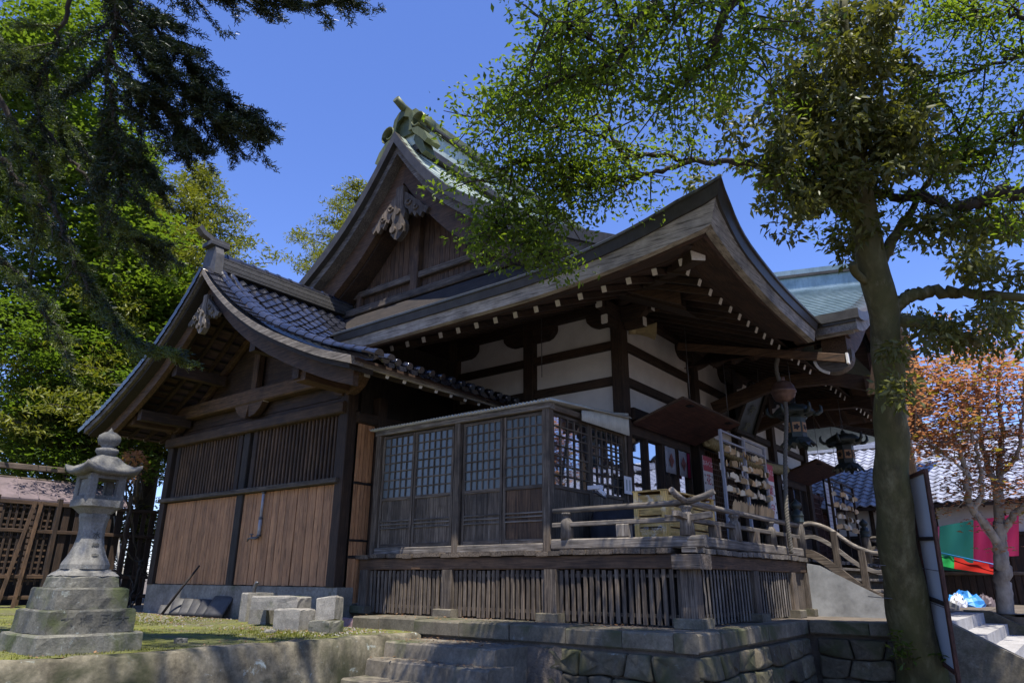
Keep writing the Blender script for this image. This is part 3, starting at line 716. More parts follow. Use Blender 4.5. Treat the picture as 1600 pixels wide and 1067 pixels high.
# lattice front doors and glass doors under the flaps
def glass_bay(y0, y1, nm, n=4):
    g = part(nm, HALL, (WX, (y0+y1)/2, 1.0))
    bx('door_frame', (WX-.1, y0, 3.3), (WX+.04, y1, 3.56), wood('brown', 'y'), g)
    bx('door_sill', (WX-.1, y0, 1.95), (WX+.06, y1, 2.1), wood('mid', 'y'), g); bx('lower_panel', (WX-.06, y0, 1.0), (WX, y1, 1.95), wood('brown', 'y'), g)
    bx('glass', (WX-.065, y0+.02, 2.1), (WX-.055, y1-.02, 3.3), M['glass'], g)
    for k in range(n+1):
        yy = y0+(y1-y0)*k/n; bx('mullion', (WX-.08, yy-.035, 2.1), (WX+.03, yy+.035, 3.3), wood('brown', 'z'), g)
glass_bay(2.98, 5.75, 'glass_doors'); glass_bay(11.8, 14.6, 'glass_doors')
def lattice(parent, y0, y1, z0, z1, ny, nz, mat, x=WX):
    bx('lattice_backing', (x-.07, y0, z0), (x-.06, y1, z1), M['black'], parent)
    for k in range(ny+1): yy = y0+(y1-y0)*k/ny; bx('lattice_bar', (x-.02, yy-.016, z0), (x+.02, yy+.016, z1), mat, parent)
    for k in range(nz+1): zz = z0+(z1-z0)*k/nz; bx('lattice_bar', (x-.018, y0, zz-.016), (x+.022, y1, zz+.016), mat, parent)
lp = part('lattice_door', HALL, (WX, 8, 1.0))
lattice(lp, 6.5, 8.5, 1.2, 3.5, 16, 18, wood('mid', 'z'))
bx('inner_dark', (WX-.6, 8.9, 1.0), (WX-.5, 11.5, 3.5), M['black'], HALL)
# cloth valance with diamond crests behind the glass: hung just outside on its own rail
# ---------------------------------------------------------------- veranda
VR = part('veranda', HALL, (-2, 2, 0))
wg = wood('greyer', 'y')
def shared_boxes(name, lo, hi, mat, parent, locs, rots=None, ch=.006, jz=0):
    d = _v(hi)-_v(lo); ax = int(np.argmax(d)); c = (_v(lo)+_v(hi))/2; e = np.zeros(3); e[ax] = d[ax]/2
    w, h = (d[0], d[1]) if ax == 2 else ((d[1], d[2]) if ax == 0 else (d[0], d[2]))
    me = MB().beam(c-e, c+e, w, h, (0,1,0) if ax == 2 else (0,0,1), ch).mesh(name, mat)
    for i, l in enumerate(locs): place(name, me, l, parent, rot=rots[i] if rots else None)
# deck boards, their ends showing along both edges
locs = []; x = -6.62
while x < -.1: locs.append((x, random.uniform(-.14, -.1), .965+random.uniform(-.012, .012))); x += .225
shared_boxes('deck_board', (-.108, 0, -.035), (.108, 2.7, .035), wood('grey', 'y'), VR, locs)
locs = []; y = 2.72
while y < 17: locs.append((random.uniform(.1, .15), y, .965+random.uniform(-.01, .01))); y += .2
shared_boxes('deck_board', (-2.45, -.096, -.035), (0, .096, .035), wood('greyer', 'x'), VR, locs)
locs = []; y = -.02
while y < 2.6: locs.append((random.uniform(.1, .15), y, .965+random.uniform(-.01, .01))); y += .2
shared_boxes('deck_board', (-.2, -.096, -.035), (0, .096, .035), wood('greyer', 'x'), VR, locs)
bx('deck_beam', (-6.6, -.06, .73), (-.16, .08, .925), wood('mid', 'x'), VR); bx('deck_beam', (-.08, .16, .73), (.06, 5.2, .925), wood('mid', 'y'), VR)
bx('deck_beam', (-.08, 10.6, .73), (.06, 17, .925), wood('grey', 'y'), VR)
bx('deck_beam_end', (-.16, -.22, .72), (.24, .16, .91), wood('grey', 'x'), VR)
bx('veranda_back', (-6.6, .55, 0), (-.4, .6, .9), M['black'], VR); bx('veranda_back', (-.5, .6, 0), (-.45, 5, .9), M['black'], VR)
sp = [-2.22, -4.33, -6.43]; fp = [2.27, 4.15, 5.0]
for px_ in [0]+sp:
    bx('veranda_post', (px_-.11, -.1, .11), (px_+.11, .11, .73), wood('grey', 'z'), VR); bx('post_stone', (px_-.2, -.19, -.02), (px_+.2, .2, .11), M['curb'], VR)
for py in fp+[11.5, 14]:
    bx('veranda_post', (-.11, py-.1, .11), (.09, py+.1, .73), wood('grey', 'z'), VR); bx('post_stone', (-.2, py-.19, -.02), (.18, py+.19, .11), M['curb'], VR)
# lattice skirt, slat by slat
ed = [0.0]+sp
for a, b_ in zip(ed[:-1], ed[1:]):
    n = 18; xs = [a-.16-(a-b_-.32)*k/n for k in range(n+1)]
    shared_boxes('skirt_slat', (-.031, -.015, 0), (.031, .015, .715), wood('grey', 'z'), VR, [(q, -.02+random.uniform(-.004,.004), .012+random.uniform(-.02, .004)) for q in xs], [(0, random.uniform(-.012,.012), 0) for _ in xs])
    for z in (.12, .64): bx('skirt_rail', (b_+.11, .0, z-.025), (a-.11, .03, z+.025), wood('grey', 'x'), VR)
for (a, b_, n, tl) in ((.11, 2.17, 16, .045), (2.37, 4.05, 13, .02)):
    ys = [a+.05+(b_-a-.1)*k/n for k in range(n+1)]
    shared_boxes('skirt_slat', (-.007, -.026, 0), (.007, .026, .715), wood('greyer', 'z'), VR, [(.02, q, .012) for q in ys], [(tl+random.uniform(-.012,.012), 0, 0) for _ in ys])
    for z in (.12, .64): bx('skirt_rail', (-.02, a, z-.025), (.0, b_, z+.025), wood('grey', 'y'), VR)
bx('skirt_board', (-.02, 4.25, 0), (.02, 4.9, .73), wood('grey', 'z'), VR)
# railing
RL = part('railing', HALL, (0, 0, 1.0))
wr = wood('greyer', 'x'); wry = wood('greyer', 'y')
bar('base_rail', (-2.2, 0, 1.09), (.02, 0, 1.075), .15, .15, wr, RL); bar('base_rail', (.02, 0, 1.075), (.26, 0, 1.08), .152, .16, wr, RL)
bar('base_rail', (0, .09, 1.09), (0, 4.95, 1.09), .15, .15, wry, RL)
bar('middle_rail', (-2.2, 0, 1.375), (.0, 0, 1.375), .09, .065, wr, RL); bar('middle_rail', (0, 0, 1.372), (0, 4.95, 1.372), .09, .065, wry, RL)
MB().path([(-.3, 0, 1.4), (0, 0, 1.385), (.2, 0, 1.4), (.36, 0, 1.42)], .11, .08).build('middle_rail_end', wr, RL)
MB().path([(0, .3, 1.405), (0, 0, 1.395), (0, -.2, 1.41), (0, -.34, 1.43)], .1, .07).build('middle_rail_end', wry, RL)
MB().tube([(-2.2, 0, 1.59), (-1, 0, 1.59), (-.2, 0, 1.595), (.05, 0, 1.61), (.28, 0, 1.66), (.42, 0, 1.72)], [.042, .042, .042, .045, .045, .04], 10).build('top_rail', wr, RL)
MB().tube([(0, 4.95, 1.59), (0, 2, 1.59), (0, .2, 1.6), (0, -.05, 1.62), (0, -.28, 1.67), (0, -.42, 1.73)], [.042, .042, .042, .045, .045, .04], 10).build('top_rail', wry, RL)
def baluster(x, y, w):
    b = MB(); z0 = 1.16
    b.lathe([(w*.62, z0), (w*.55, z0+.22), (w*.56, z0+.26), (w*.4, z0+.3), (w*.34, z0+.32), (w*.42, z0+.35), (w*.52, z0+.37), (w*.5, z0+.39)], (x, y, 0), 10); b.build('baluster', wood('greyer', 'z'), RL)
for x in (-1.95, 0.0): baluster(x, 0, .17)
for y in (1.75, 3.4): baluster(0, y, .17)
for x in (-.97,): bx('rail_block', (x-.1, -.06, 1.165), (x+.1, .06, 1.345), wood('greyer', 'z'), RL)
for y in (.95, 2.6, 4.1, 4.6): bx('rail_block', (-.06, y-.09, 1.165), (.06, y+.09, 1.345), wood('grey', 'z'), RL)
def giboshi(x, y, z0=.92, h=1.0):
    t = part('newel_post', HALL, (x, y, z0))
    MB().lathe([(.11, z0), (.105, z0+.7*h), (.1, z0+.72*h)], (x, y, 0), 16).build('post_shaft', wood('greyer', 'z'), t)
    z = z0+.72*h
    MB().lathe([(.115, z), (.12, z+.02), (.112, z+.03), (.112, z+.12), (.12, z+.13), (.12, z+.15), (.1, z+.17), (.1, z+.22), (.06, z+.235), (.055, z+.26), (.09, z+.29), (.105, z+.33), (.09, z+.38), (.045, z+.41), (.012, z+.45), (.003, z+.455)], (x, y, 0), 18).build('onion_cap', M['bronze'], t)
giboshi(0, 5.08); giboshi(0, 10.6); giboshi(1.5, 5.4, -.02, .9)
bar('base_rail', (0, 10.8, 1.09), (0, 17, 1.09), .15, .15, wry, RL); bar('middle_rail', (0, 10.8, 1.37), (0, 17, 1.37), .09, .065, wry, RL)
MB().tube([(0, 10.7, 1.6), (0, 17, 1.6)], .042, 8).build('top_rail', wry, RL)
# porch stairs with swooping rails
STR = part('porch_stairs', HALL, (.8, 7.8, 0))
for i in range(5):
    x0 = .12+.3*i; z = .84-.2*i
    bx('tread', (x0, 5.2, z-.05), (x0+.36, 10.5, z), wood('greyer', 'y'), STR); bx('riser', (x0+.02, 5.2, z-.2), (x0+.05, 10.5, z-.05), wood('greyer', 'y'), STR)
for y in (5.02, 10.55):
    MB().prism([(.08, y, -.02), (1.75, y, -.02), (1.75, y, .08), (.3, y, .86), (.08, y, .9)], (0, .16, 0)).build('plaster_side', M['plaster_old'], STR)
for y in (5.08, 10.6):
    top = smooth_curve([(.06, y, 1.6), (.25, y, 1.62), (.55, y, 1.5), (.9, y, 1.22), (1.2, y, 1.08), (1.42, y, 1.05)], 20)
    MB().tube(top, .042, 10).build('stair_rail', wr, STR)
    mid = smooth_curve([(.06, y, 1.36), (.25, y, 1.38), (.55, y, 1.22), (.9, y, .92), (1.2, y, .76), (1.42, y, .72)], 20)
    MB().path(mid, .08, .07).build('stair_rail', wr, STR)
    low = smooth_curve([(.04, y, 1.08), (.2, y, 1.06), (.5, y, .86), (.9, y, .52), (1.2, y, .34), (1.46, y, .28)], 20)
    MB().path(low, .11, .14).build('stair_rail', wood('grey', 'x'), STR)
    for x, z0, z1 in ((.62, .78, 1.46), (1.05, .42, 1.12)): bx('stair_baluster', (x-.06, y-.05, z0), (x+.06, y+.05, z1), wood('grey', 'z'), STR)
# ---------------------------------------------------------------- glazed box on the veranda
SB = part('veranda_enclosure', HALL, (-4.4, .1, 1.0))
SX1, SX0, SYF = -2.36, -6.42, .1
def screen(o, ux, w, ncol, nrow, nbar_lo=3, zb=1.12, zs=2.04, zt=3.23, nrm=(0,-1,0), frost='frosted'):
    """one lattice sliding screen in the plane through o along ux"""
    o, ux, nrm = _v(o), _v(ux), _v(nrm); ax = 'x' if abs(ux[0]) > .5 else 'y'
    def bb(nm, u0, u1, z0, z1, t0, t1, mat):
        a = o+ux*u0+nrm*t0; b_ = o+ux*u1+nrm*t1; lo = np.minimum(a, b_); hi = np.maximum(a, b_); lo[2], hi[2] = z0, z1
        return bx(nm, lo, hi, mat, SB)
    sx = wood('grey', ax); sz = wood('grey', 'z')
    bb('stile', 0, .055, zb, zt, -.02, .02, sz); bb('stile', w-.055, w, zb, zt, -.02, .02, sz)
    for z0, z1 in ((zb, zb+.07), (zs-.06, zs), (zt-.05, zt)): bb('rail', .055, w-.055, z0, z1, -.018, .018, sx)
    for z in ((1.47, 1.54, 1.6) if nbar_lo else ()): bb('moulding', .055, w-.055, z-.012, z+.012, -.01, .022, wood('greyer', ax))
    nb = 3
    for k in range(nb):
        a_ = .055+(w-.11)*k/nb; b2 = .055+(w-.11)*(k+1)/nb
        bb('panel_board', a_+.002, b2-.002, zb+.07, zs-.06, -.012, -.002-random.random()*.004, wood('grey' if w > .86 else 'mid', 'z'))
    bb('glass', .05, w-.05, zs-.01, zt-.03, -.014, -.009, M[frost])
    for k in range(1, ncol): u = .055+(w-.11)*k/ncol; bb('lattice_bar', u-.011, u+.011, zs, zt-.05, -.008, .014, sz)
    for k in range(1, nrow): z = zs+(zt-.05-zs)*k/nrow; bb('lattice_bar', .055, w-.055, z-.011, z+.011, -.006, .0165, sx)
for x0, x1, nc in ((-6.31, -5.43, 5), (-5.41, -4.42, 6), (-4.19, -3.3, 6), (-3.28, -2.42, 6)): screen((x0, SYF, 0), (1,0,0), x1-x0, nc, 7)
for y0, y1, nc in ((.2, 1.38, 5), (1.4, 2.58, 6)): screen((SX1, y0, 0), (0,1,0), y1-y0, nc, 7, 0, nrm=(1,0,0), frost='glass')
for x in (-6.4, -4.3, -2.36): bx('corner_post', (x-.07, SYF-.07, 1.0), (x+.07, SYF+.07, 3.25), wood('grey', 'z'), SB)
bx('post', (SX1-.06, 2.58, 1.0), (SX1+.07, 2.68, 3.6), wood('grey', 'z'), SB)
bx('sill', (SX0-.05, SYF-.06, 1.0), (SX1-.08, SYF+.05, 1.12), wood('greyer', 'x'), SB); bx('sill', (SX1-.05, SYF+.08, 1.0), (SX1+.05, 2.58, 1.12), wood('greyer', 'y'), SB)
bx('top_plate', (SX0-.06, SYF-.09, 3.25), (SX1+.1, SYF+.06, 3.35), wood('greyer', 'x'), SB); bx('top_plate', (SX1-.06, SYF+.07, 3.25), (SX1+.08, 2.6, 3.35), wood('grey', 'y'), SB)
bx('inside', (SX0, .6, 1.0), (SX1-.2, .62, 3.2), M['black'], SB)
# corrugated sheet lid, rising to the hall wall
b = MB(); P = []
xs = np.arange(SX0-.15, SX1+.2, .019)
for k, y in enumerate((SYF-.18, WY-.1)): P.append([(x, y, 3.37+.18*k+.02*math.sin(x*82)) for x in xs])
b.slab(P, (0,0,.006)); b.build('corrugated_lid', M['corrugated'], SB)
b = MB(); P = []
ys = np.arange(.95, 2.66, .012)
for k in range(2): P.append([(SX1+.13+.012*math.sin(y*110), y, (3.30+.26*(y-.95)/1.7*0+.08) if k else 3.36+.34*(y-.9)/1.7-.02+.04) for y in ys])
P = [[(SX1+.12+.008*math.sin(y*95), y, 3.2-.0*(y-.95)) for y in ys], [(SX1+.12+.008*math.sin(y*95), y, 3.38+.26*(y-.95)/1.7) for y in ys]]
b.slab(P, (.004,0,0)); b.build('corrugated_gable_sheet', M['corrugated'], SB)
# ---------------------------------------------------------------- gabled entrance porch of the hall
PO = part('entrance_porch', HALL, (1, RYC, 4))
PGX, PHW, PZE, PZR = 1.72, 4.42, 5.33, 7.5
def K_(v):
    t = min(1, max(0, v/PHW)); return (PZR-PZE)*(.62*(.5-.5*math.cos(math.pi*t))+.38*t)
def pz(x, v): return PZR-K_(v)+.15*(PGX-x)*(1-v/PHW)
vs_ = np.linspace(-PHW, PHW, 61)
def pxs(v): return max(-4.2, 1.0-(PZR-K_(v)-5.25)/.5)
b = MB(); b.slab([[(pxs(abs(v))+(PGX-pxs(abs(v)))*t, RYC+v, pz(pxs(abs(v))+(PGX-pxs(abs(v)))*t, abs(v))) for v in vs_] for t in np.linspace(0, 1, 16)], (0,0,-.1)); b.build('porch_roof_skin', M['copper_blue'], PO)
# fine copper courses following the slope
b = MB()
for k in range(1, 40):
    v = PHW*k/40
    for sg in (-1, 1): b.beam((pxs(v)+.05, RYC+sg*v, pz(pxs(v)+.05, v)+.006), (PGX-.05, RYC+sg*v, pz(PGX-.05, v)+.006), .05, .016, ch=.004)
b.build('copper_courses', M['copper_blue'], PO, kind='stuff')
def porch_band(x0, x1, o0, o1, mat, name, ext=0):
    P = []
    for v in np.linspace(-PHW-ext, PHW+ext, 61):
        z = PZR-K_(abs(v)); f = .06*(abs(v)/PHW)**6
        P.append([(x0, RYC+v, z+o0+f), (x1, RYC+v, z+o0+f), (x1, RYC+v, z+o1+f), (x0, RYC+v, z+o1+f)])
    b = MB(); b.grid(P, smooth=False, flip=True)
    for row, fl in ((P[0], False), (P[-1], True)): b.add(row, [(0,1,2,3) if fl else (3,2,1,0)])
    b.build(name, mat, PO)
porch_band(PGX-.9, PGX+.05, .02, -.16, M['copper_dark'], 'porch_verge_band', .08)
porch_band(PGX-.9, PGX-.02, -.16, -.36, wood('pale', 'y'), 'porch_verge_board', .02)
porch_band(PGX-.75, PGX-.3, -.36, -.8, wood('mid', 'y'), 'porch_barge_board', -.25)
for sg in (-1, 1):
    ye = RYC+sg*PHW
    bx('porch_eave_band', (.95, min(ye, ye+sg*.05), PZE-.15), (PGX-.02, max(ye, ye+sg*.05), PZE+.01), M['copper_dark'], PO)
    bx('porch_fascia', (.95, min(ye-sg*.02, ye-sg*.1), PZE-.34), (PGX-.1, max(ye-sg*.02, ye-sg*.1), PZE-.15), wood('pale', 'x'), PO)
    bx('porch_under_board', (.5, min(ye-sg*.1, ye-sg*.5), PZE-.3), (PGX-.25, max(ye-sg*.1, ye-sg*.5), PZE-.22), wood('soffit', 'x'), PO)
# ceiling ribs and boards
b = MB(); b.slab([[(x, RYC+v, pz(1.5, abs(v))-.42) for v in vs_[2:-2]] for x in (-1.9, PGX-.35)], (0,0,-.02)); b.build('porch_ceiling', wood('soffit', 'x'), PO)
for x in np.arange(-1.7, 1.4, .42): MB().path([(x, RYC+v, pz(1.5, abs(v))-.49) for v in vs_[3:-3]], .07, .09).build('porch_rib', wood('brown', 'y'), PO)
# front rainbow beam, posts, crescent nosing
MB().path([(1.35, RYC+v, 4.5+.1*(1-(v/3.6)**2)) for v in np.linspace(-1.9, 1.5, 20)], .26, .42).build('rainbow_beam', wood('mid', 'y'), PO)
for sg in (-1, 1):
    yp = 8.6+sg*1.4
    bx('porch_post', (1.24, yp-.11, -.02), (1.47, yp+.11, 4.8), wood('brown', 'z'), PO); bx('post_base', (1.15, yp-.2, -.03), (1.56, yp+.2, .12), M['granite'], PO)
    MB().path([(1.45, yp, 4.6), (.4, yp, 4.95), (-.8, yp, 5.0), (-2.3, yp, 4.6)], .2, .3).build('shrimp_beam', wood('mid', 'x'), PO)
    c = _v((1.15, RYC+sg*4.12, 4.66)); pts = []
    for a_ in np.linspace(math.pi*1.02, math.pi*1.95, 14): pts.append(c+_v((.33*math.cos(a_), 0, .3*math.sin(a_))))
    pts += [c+_v((.33, 0, .12)), c+_v((.2, 0, .1)), c+_v((.05, 0, .02)), c+_v((-.2, 0, .06)), c+_v((-.3, 0, .1))]
    ns = MB().prism(pts, (0, .26, 0)).build('carved_nosing', wood('greyer', 'x'), PO)
    MB().path([c+_v((.345*math.cos(a_), -.012, .315*math.sin(a_))) for a_ in np.linspace(math.pi*.92, math.pi*1.4, 9)], .05, .05).build('nosing_rim', M['white'], ns)
bx('porch_lintel_board', (1.34, RYC-1.8, 4.8), (1.4, RYC+1.6, 5.3), wood('soffit', 'y'), PO)
# porch ridge with ornament
PRD = part('porch_ridge', HALL, (0, RYC, 8))
MB().path([(-3.6, RYC, 8.3), (PGX-.15, RYC, 7.6)], .46, .5).build('ridge_box', M['copper_blue'], PRD)
MB().path([(-3.6, RYC, 8.57), (PGX-.1, RYC, 7.87)], .6, .07).build('ridge_cornice', M['copper_dark'], PRD)
MB().path([(-3.6, RYC, 8.7), (PGX-.1, RYC, 7.98)], .42, .17).build('ridge_cap', M['copper_blue'], PRD)
onigawara(PRD, (PGX-.1, RYC, 7.45), M['granite'], .78, (0,1,0), (1,0,0))
# ---------------------------------------------------------------- side wing with tiled gable roof
WING = thing('side_wing', 'dark timber wing with a curved glazed tile roof and tan board panels', 'shrine building', (-10.2, 2.5, TZ))
GX0, GX1, GXC, GY = -13.62, -6.85, -10.25, -.42
VGY = -2.12; WZR = 7.15
_wt = [0, .25, .6, 1.2, 1.72, 2.4, 3.15, 3.9, 4.59, 5.6]; _wd = [0, .26, .58, 1.06, 1.42, 1.83, 2.2, 2.53, 2.81, 3.13]
def D_(t): return float(np.interp(t, _wt, _wd))
_tt = np.linspace(0, 5.6, 57); _dd = np.convolve(np.pad(np.interp(_tt, _wt, _wd), 2, mode='reflect', reflect_type='odd'), np.ones(5)/5, 'valid')
def D_(t): return float(np.interp(t, _tt, _dd))
_ar = np.concatenate([[0], np.cumsum(np.hypot(np.diff(_tt), np.diff(_dd)))])
def t_at(L): return float(np.interp(L, _ar, _tt))
LW = float(_ar[-1])
SGX = {1: 1.0, -1: -.86}                                # the back slope is a little shorter
def wfr(L, sg):
    """frame on the tile plane at arc length L: point(x,z), down direction, normal"""
    t = t_at(L); t2 = t_at(min(LW, L+.05)); t1 = t_at(max(0, L-.05)); dx, dz = (t2-t1), -(D_(t2)-D_(t1)); dx *= abs(SGX[sg]); n = math.hypot(dx, dz); dx /= n; dz /= n
    return (GXC+SGX[sg]*t, WZR-D_(t)+.1), _v((sg*dx, 0, dz)), _v((-dz*sg, 0, dx))
WR = part('wing_roof', WING, (GXC, 1, 4))
# deck under the tiles
for sg in (1, -1):
    P = [[(GXC+SGX[sg]*t_at(L), y, WZR-D_(t_at(L))+.02) for y in (VGY+.1, 6.5)] for L in np.linspace(0, LW-.1, 30)]
    MB().slab(P, (0,0,-.05)).build('roof_deck', wood('soffit', 'y'), WR)
# pantile: wavy section, local x across, y down the slope, z out
TW, TL = .285, .31
def pantile():
    b = MB(); sec = []
    for k in range(9):
        u = k/8; sec.append((-TW/2+u*(TW+.03), .036*math.cos(u*2*math.pi*.98+.25)+.012*math.cos(4*math.pi*u)*.4))
    P = [[(x, -.02, z) for x, z in sec], [(x, TL+.015, z+.04) for x, z in sec]]
    b.grid(P, smooth=True, flip=False)
    lo = [(x, TL+.015, z+.04) for x, z in sec]+[(x, TL+.015, z+.004) for x, z in sec]
    b.add(lo, [(k, k+1, 9+k+1, 9+k) for k in range(8)])
    return b
PT = pantile().mesh('roof_tile', M['tile'])
def put_tile(me, name, L, y, sg, parent, lift_=0.0, rz=0):
    (x, z), d, n = wfr(L, sg); xa = np.cross(d, n)
    ob = place(name, me, (x+n[0]*lift_, y, z+n[2]*lift_), parent, rot=frame_rot(xa, d, n)); return ob
NC = int((LW-.1)/TL); cand = []
for c_ in range(22):
    y = -1.36+c_*TW
    for r_ in range(NC):
        L = .12+r_*TL; (x, z), d, n = wfr(L+TL/2, 1)
        if y > -.9 and x < -5.9 and z < E_(min(3.2, y-EYo))-.12: continue
        if y > 2.5: continue
        cand.append((L, y))
cand.sort(key=lambda q: q[1]); rnd = np.random.default_rng(3)
for i, (L, y) in enumerate(cand):
    if i < 300:
        o = put_tile(PT, 'roof_tile', L, y, 1, WR, rnd.normal()*.003); o.rotation_euler.z += rnd.normal()*.006
def joined_tiles(lst, sg, me_src, name, parent, mat):
    va = np.array([v.co[:] for v in me_src.vertices]); fa = [tuple(p.vertices) for p in me_src.polygons]; b = MB()
    for L, y in lst:
        (x, z), d, n = wfr(L, sg); xa = np.cross(d, n); b.add(va@np.array([xa, d, n])+_v((x, y, z)), fa, True)
    if lst: b.build(name, mat, parent, kind='stuff')
joined_tiles(cand[300:], 1, PT, 'far_roof_tiles', WR, M['tile'])
joined_tiles([(.12+r_*TL, -1.9+c_*TW) for c_ in range(24) for r_ in range(NC)], -1, PT, 'back_slope_tiles', WR, M['tile'])
# verge plates and two rows of barrel tiles
def verge_plate():
    b = MB(); sec = [(-.16, -.09), (-.17, .0), (-.13, .035), (0, .03), (.13, .02)]
    b.grid([[(x, -.02, z) for x, z in sec], [(x, TL+.01, z+.03) for x, z in sec]], False)
    b.add([(x, TL+.01, z+.03) for x, z in sec]+[(x, TL+.01, z-.0) for x, z in sec], [(k, k+1, 6+k, 5+k) for k in range(4)]); return b
VP = verge_plate().mesh('verge_tile', M['tile'])
def barrel(r, L_):
    b = MB(); n = 10
    for y0, y1, ra, rb in ((-.02, L_-.06, r*.96, r), (L_-.075, L_+.02, r*1.1, r*1.1)):
        P = [[(rr*math.cos(math.pi*k/n), yy, rr*math.sin(math.pi*k/n)) for k in range(n+1)] for yy, rr in ((y0, ra), (y1, rb))]
        b.grid(P, True); b.add([P[1][k] for k in range(n+1)], [tuple(range(n+1))]); b.add([P[0][k] for k in range(n+1)], [tuple(range(n, -1, -1))])
    return b
BT = barrel(.1, TL).mesh('barrel_tile', M['tile']); BT2 = barrel(.085, TL).mesh('barrel_tile', M['tile'])
for r_ in range(NC+1):
    L = .1+r_*TL
    put_tile(VP, 'verge_tile', L, VGY+.12, 1, WR)
    put_tile(BT, 'barrel_tile', L, VGY+.36, 1, WR, .05); put_tile(BT2, 'barrel_tile', L+.02, VGY+.62, 1, WR, .04)
    put_tile(VP, 'verge_tile', L, VGY+.12, -1, WR)
    (x, z), d, n = wfr(L+.05, -1); MB().tube([(x+n[0]*.09, VGY+.02, z+n[2]*.09), (x+n[0]*.09, VGY+.35, z+n[2]*.09)], .065, 10).build('barrel_tile_end', M['tile'], WR)
# eave ends: round discs and drip fronts along the low edge
(x, z), d, n = wfr(LW-.12, 1)
y = VGY+.36; k = 0
while y < 2.4:
    c = _v((x, y, z))+n*.04+d*.12; MB().tube([c-d*.12, c+d*.03], .085 if k < 2 else .062, 12).build('eave_disc', M['tile'], WR); k += 1; y += .27 if k < 2 else TW
y = -1.36
while y < 2.4:
    MB().add([(x+.1, y-.13, z-.03), (x+.1, y+.13, z-.03), (x+.1, y+.12, z-.1), (x+.1, y, z-.125), (x+.1, y-.12, z-.1), (x+.08, y-.13, z-.03), (x+.08, y+.13, z-.03), (x+.08, y+.12, z-.1), (x+.08, y, z-.125), (x+.08, y-.12, z-.1)], [(0,1,2,3,4), (9,8,7,6,5), (0,4,9,5), (4,3,8,9), (3,2,7,8), (2,1,6,7), (1,0,5,6)]).build('eave_tile', M['tile'], WR); y += TW
# ridge stack
for i in range(6):
    w = .42-.035*i+(.03 if i % 2 else 0); bx('ridge_course', (GXC-w/2, VGY+.3, WZR+.05+i*.062), (GXC+w/2, 3.6, WZR+.103+i*.062), M['tile_old'], WR)
for k in range(16):
    y0 = VGY+.2+k*.34
    b = MB(); n_ = 10
    for ya, yb, r0 in ((y0, y0+.31, .115), (y0+.29, y0+.35, .135)):
        P = [[(GXC+r0*math.cos(math.pi*q/n_), yy, WZR+.42+r0*math.sin(math.pi*q/n_)) for q in range(n_+1)] for yy in (ya, yb)]
        b.grid(P, True, True); b.add(P[0], [tuple(range(n_+1))]); b.add(P[1], [tuple(range(n_, -1, -1))])
    b.build('ridge_cap_tile', M['tile'], WR)
og = part('ridge_end_ornament', WING, (GXC, VGY+.1, WZR))
MB().prism([(GXC-.3, VGY+.12, WZR-.1), (GXC-.26, VGY+.12, WZR+.4), (GXC-.16, VGY+.12, WZR+.62), (GXC+.16, VGY+.12, WZR+.62), (GXC+.26, VGY+.12, WZR+.4), (GXC+.3, VGY+.12, WZR-.1)], (0, .2, 0)).build('ornament_plate', M['tile_old'], og)
bx('ornament_cap', (GXC-.2, VGY+.0, WZR+.6), (GXC+.2, VGY+.45, WZR+.7), M['tile_old'], og)
MB().path([(GXC, VGY+.5, WZR+.76), (GXC, VGY+.1, WZR+.78), (GXC, VGY-.12, WZR+.86), (GXC, VGY-.24, WZR+.98)], .17, .11).build('upturned_horn', M['tile_old'], og)
# verge board, barge boards
def wband(y, yb, o0, o1, mat, name, t1=5.45, grow=0.0):
    for sg in (1, -1):
        P = []
        for t in np.linspace(0, t1, 34):
            z = WZR-D_(t); g = grow*(t/5.5)
            X_ = GXC+SGX[sg]*t; P.append([(X_, yb, z+o0), (X_, y, z+o0), (X_, y, z+o1-g), (X_, yb, z+o1-g)])
        b = MB(); b.grid(P, False, flip=sg < 0); e = P[-1]; b.add(e, [(0,1,2,3) if sg < 0 else (3,2,1,0)]); b.build(name, mat, WR)
wband(VGY, VGY+.3, .03, -.11, wood('greyer', 'x'), 'verge_board'); wband(VGY+.08, VGY+.6, -.11, -.2, wood('dark', 'x'), 'verge_shadow_board', 5.35)
wband(VGY+.3, VGY+.42, -.2, -.56, wood('mid', 'x'), 'barge_board', 5.2, -.1)
gegyo(WR, (GXC, VGY+.22, WZR-.56), .6, .9, .12, wood('greyer', 'z'))
# purlins, rafters and soffit boards
for t in (.0, 1.7, 3.3):
    for sg in ((1, -1) if t else (1,)):
        z = WZR-D_(t)-.62; bx('purlin', (GXC+SGX[sg]*t-.1, VGY+.45, z-.12), (GXC+SGX[sg]*t+.1, GY, z+.14), wood('brown', 'y'), WING)
for sg in (1, -1):
    for k, y in enumerate(np.arange(VGY+.6, 3, .42)):
        if sg < 0 and y > 1.5: break
        MB().path([(GXC+SGX[sg]*t, y, WZR-D_(t)-.13) for t in np.linspace(.1, 5.25, 16)], .075, .1).build('rafter', wood('brown', 'x'), WING)
        p = _v((GXC+SGX[sg]*5.25, y, WZR-D_(5.25)-.13)); d = unit((sg, 0, -.45)); bar('rafter_tip', p, p+d*.014, .072, .096, M['white'], WING)
    for t in np.arange(.4, 5.3, .27):
        z = WZR-D_(t)-.06; bx('soffit_batten', (GXC+SGX[sg]*t-.03, VGY+.45, z-.045), (GXC+SGX[sg]*t+.03, 2.5, z-.005), wood('dark', 'y'), WING)
bx('eave_fascia', (GXC+5.3, VGY+.35, WZR-D_(5.35)-.11), (GXC+5.36, 2.45, WZR-D_(5.35)+.01), wood('pale', 'y'), WING)
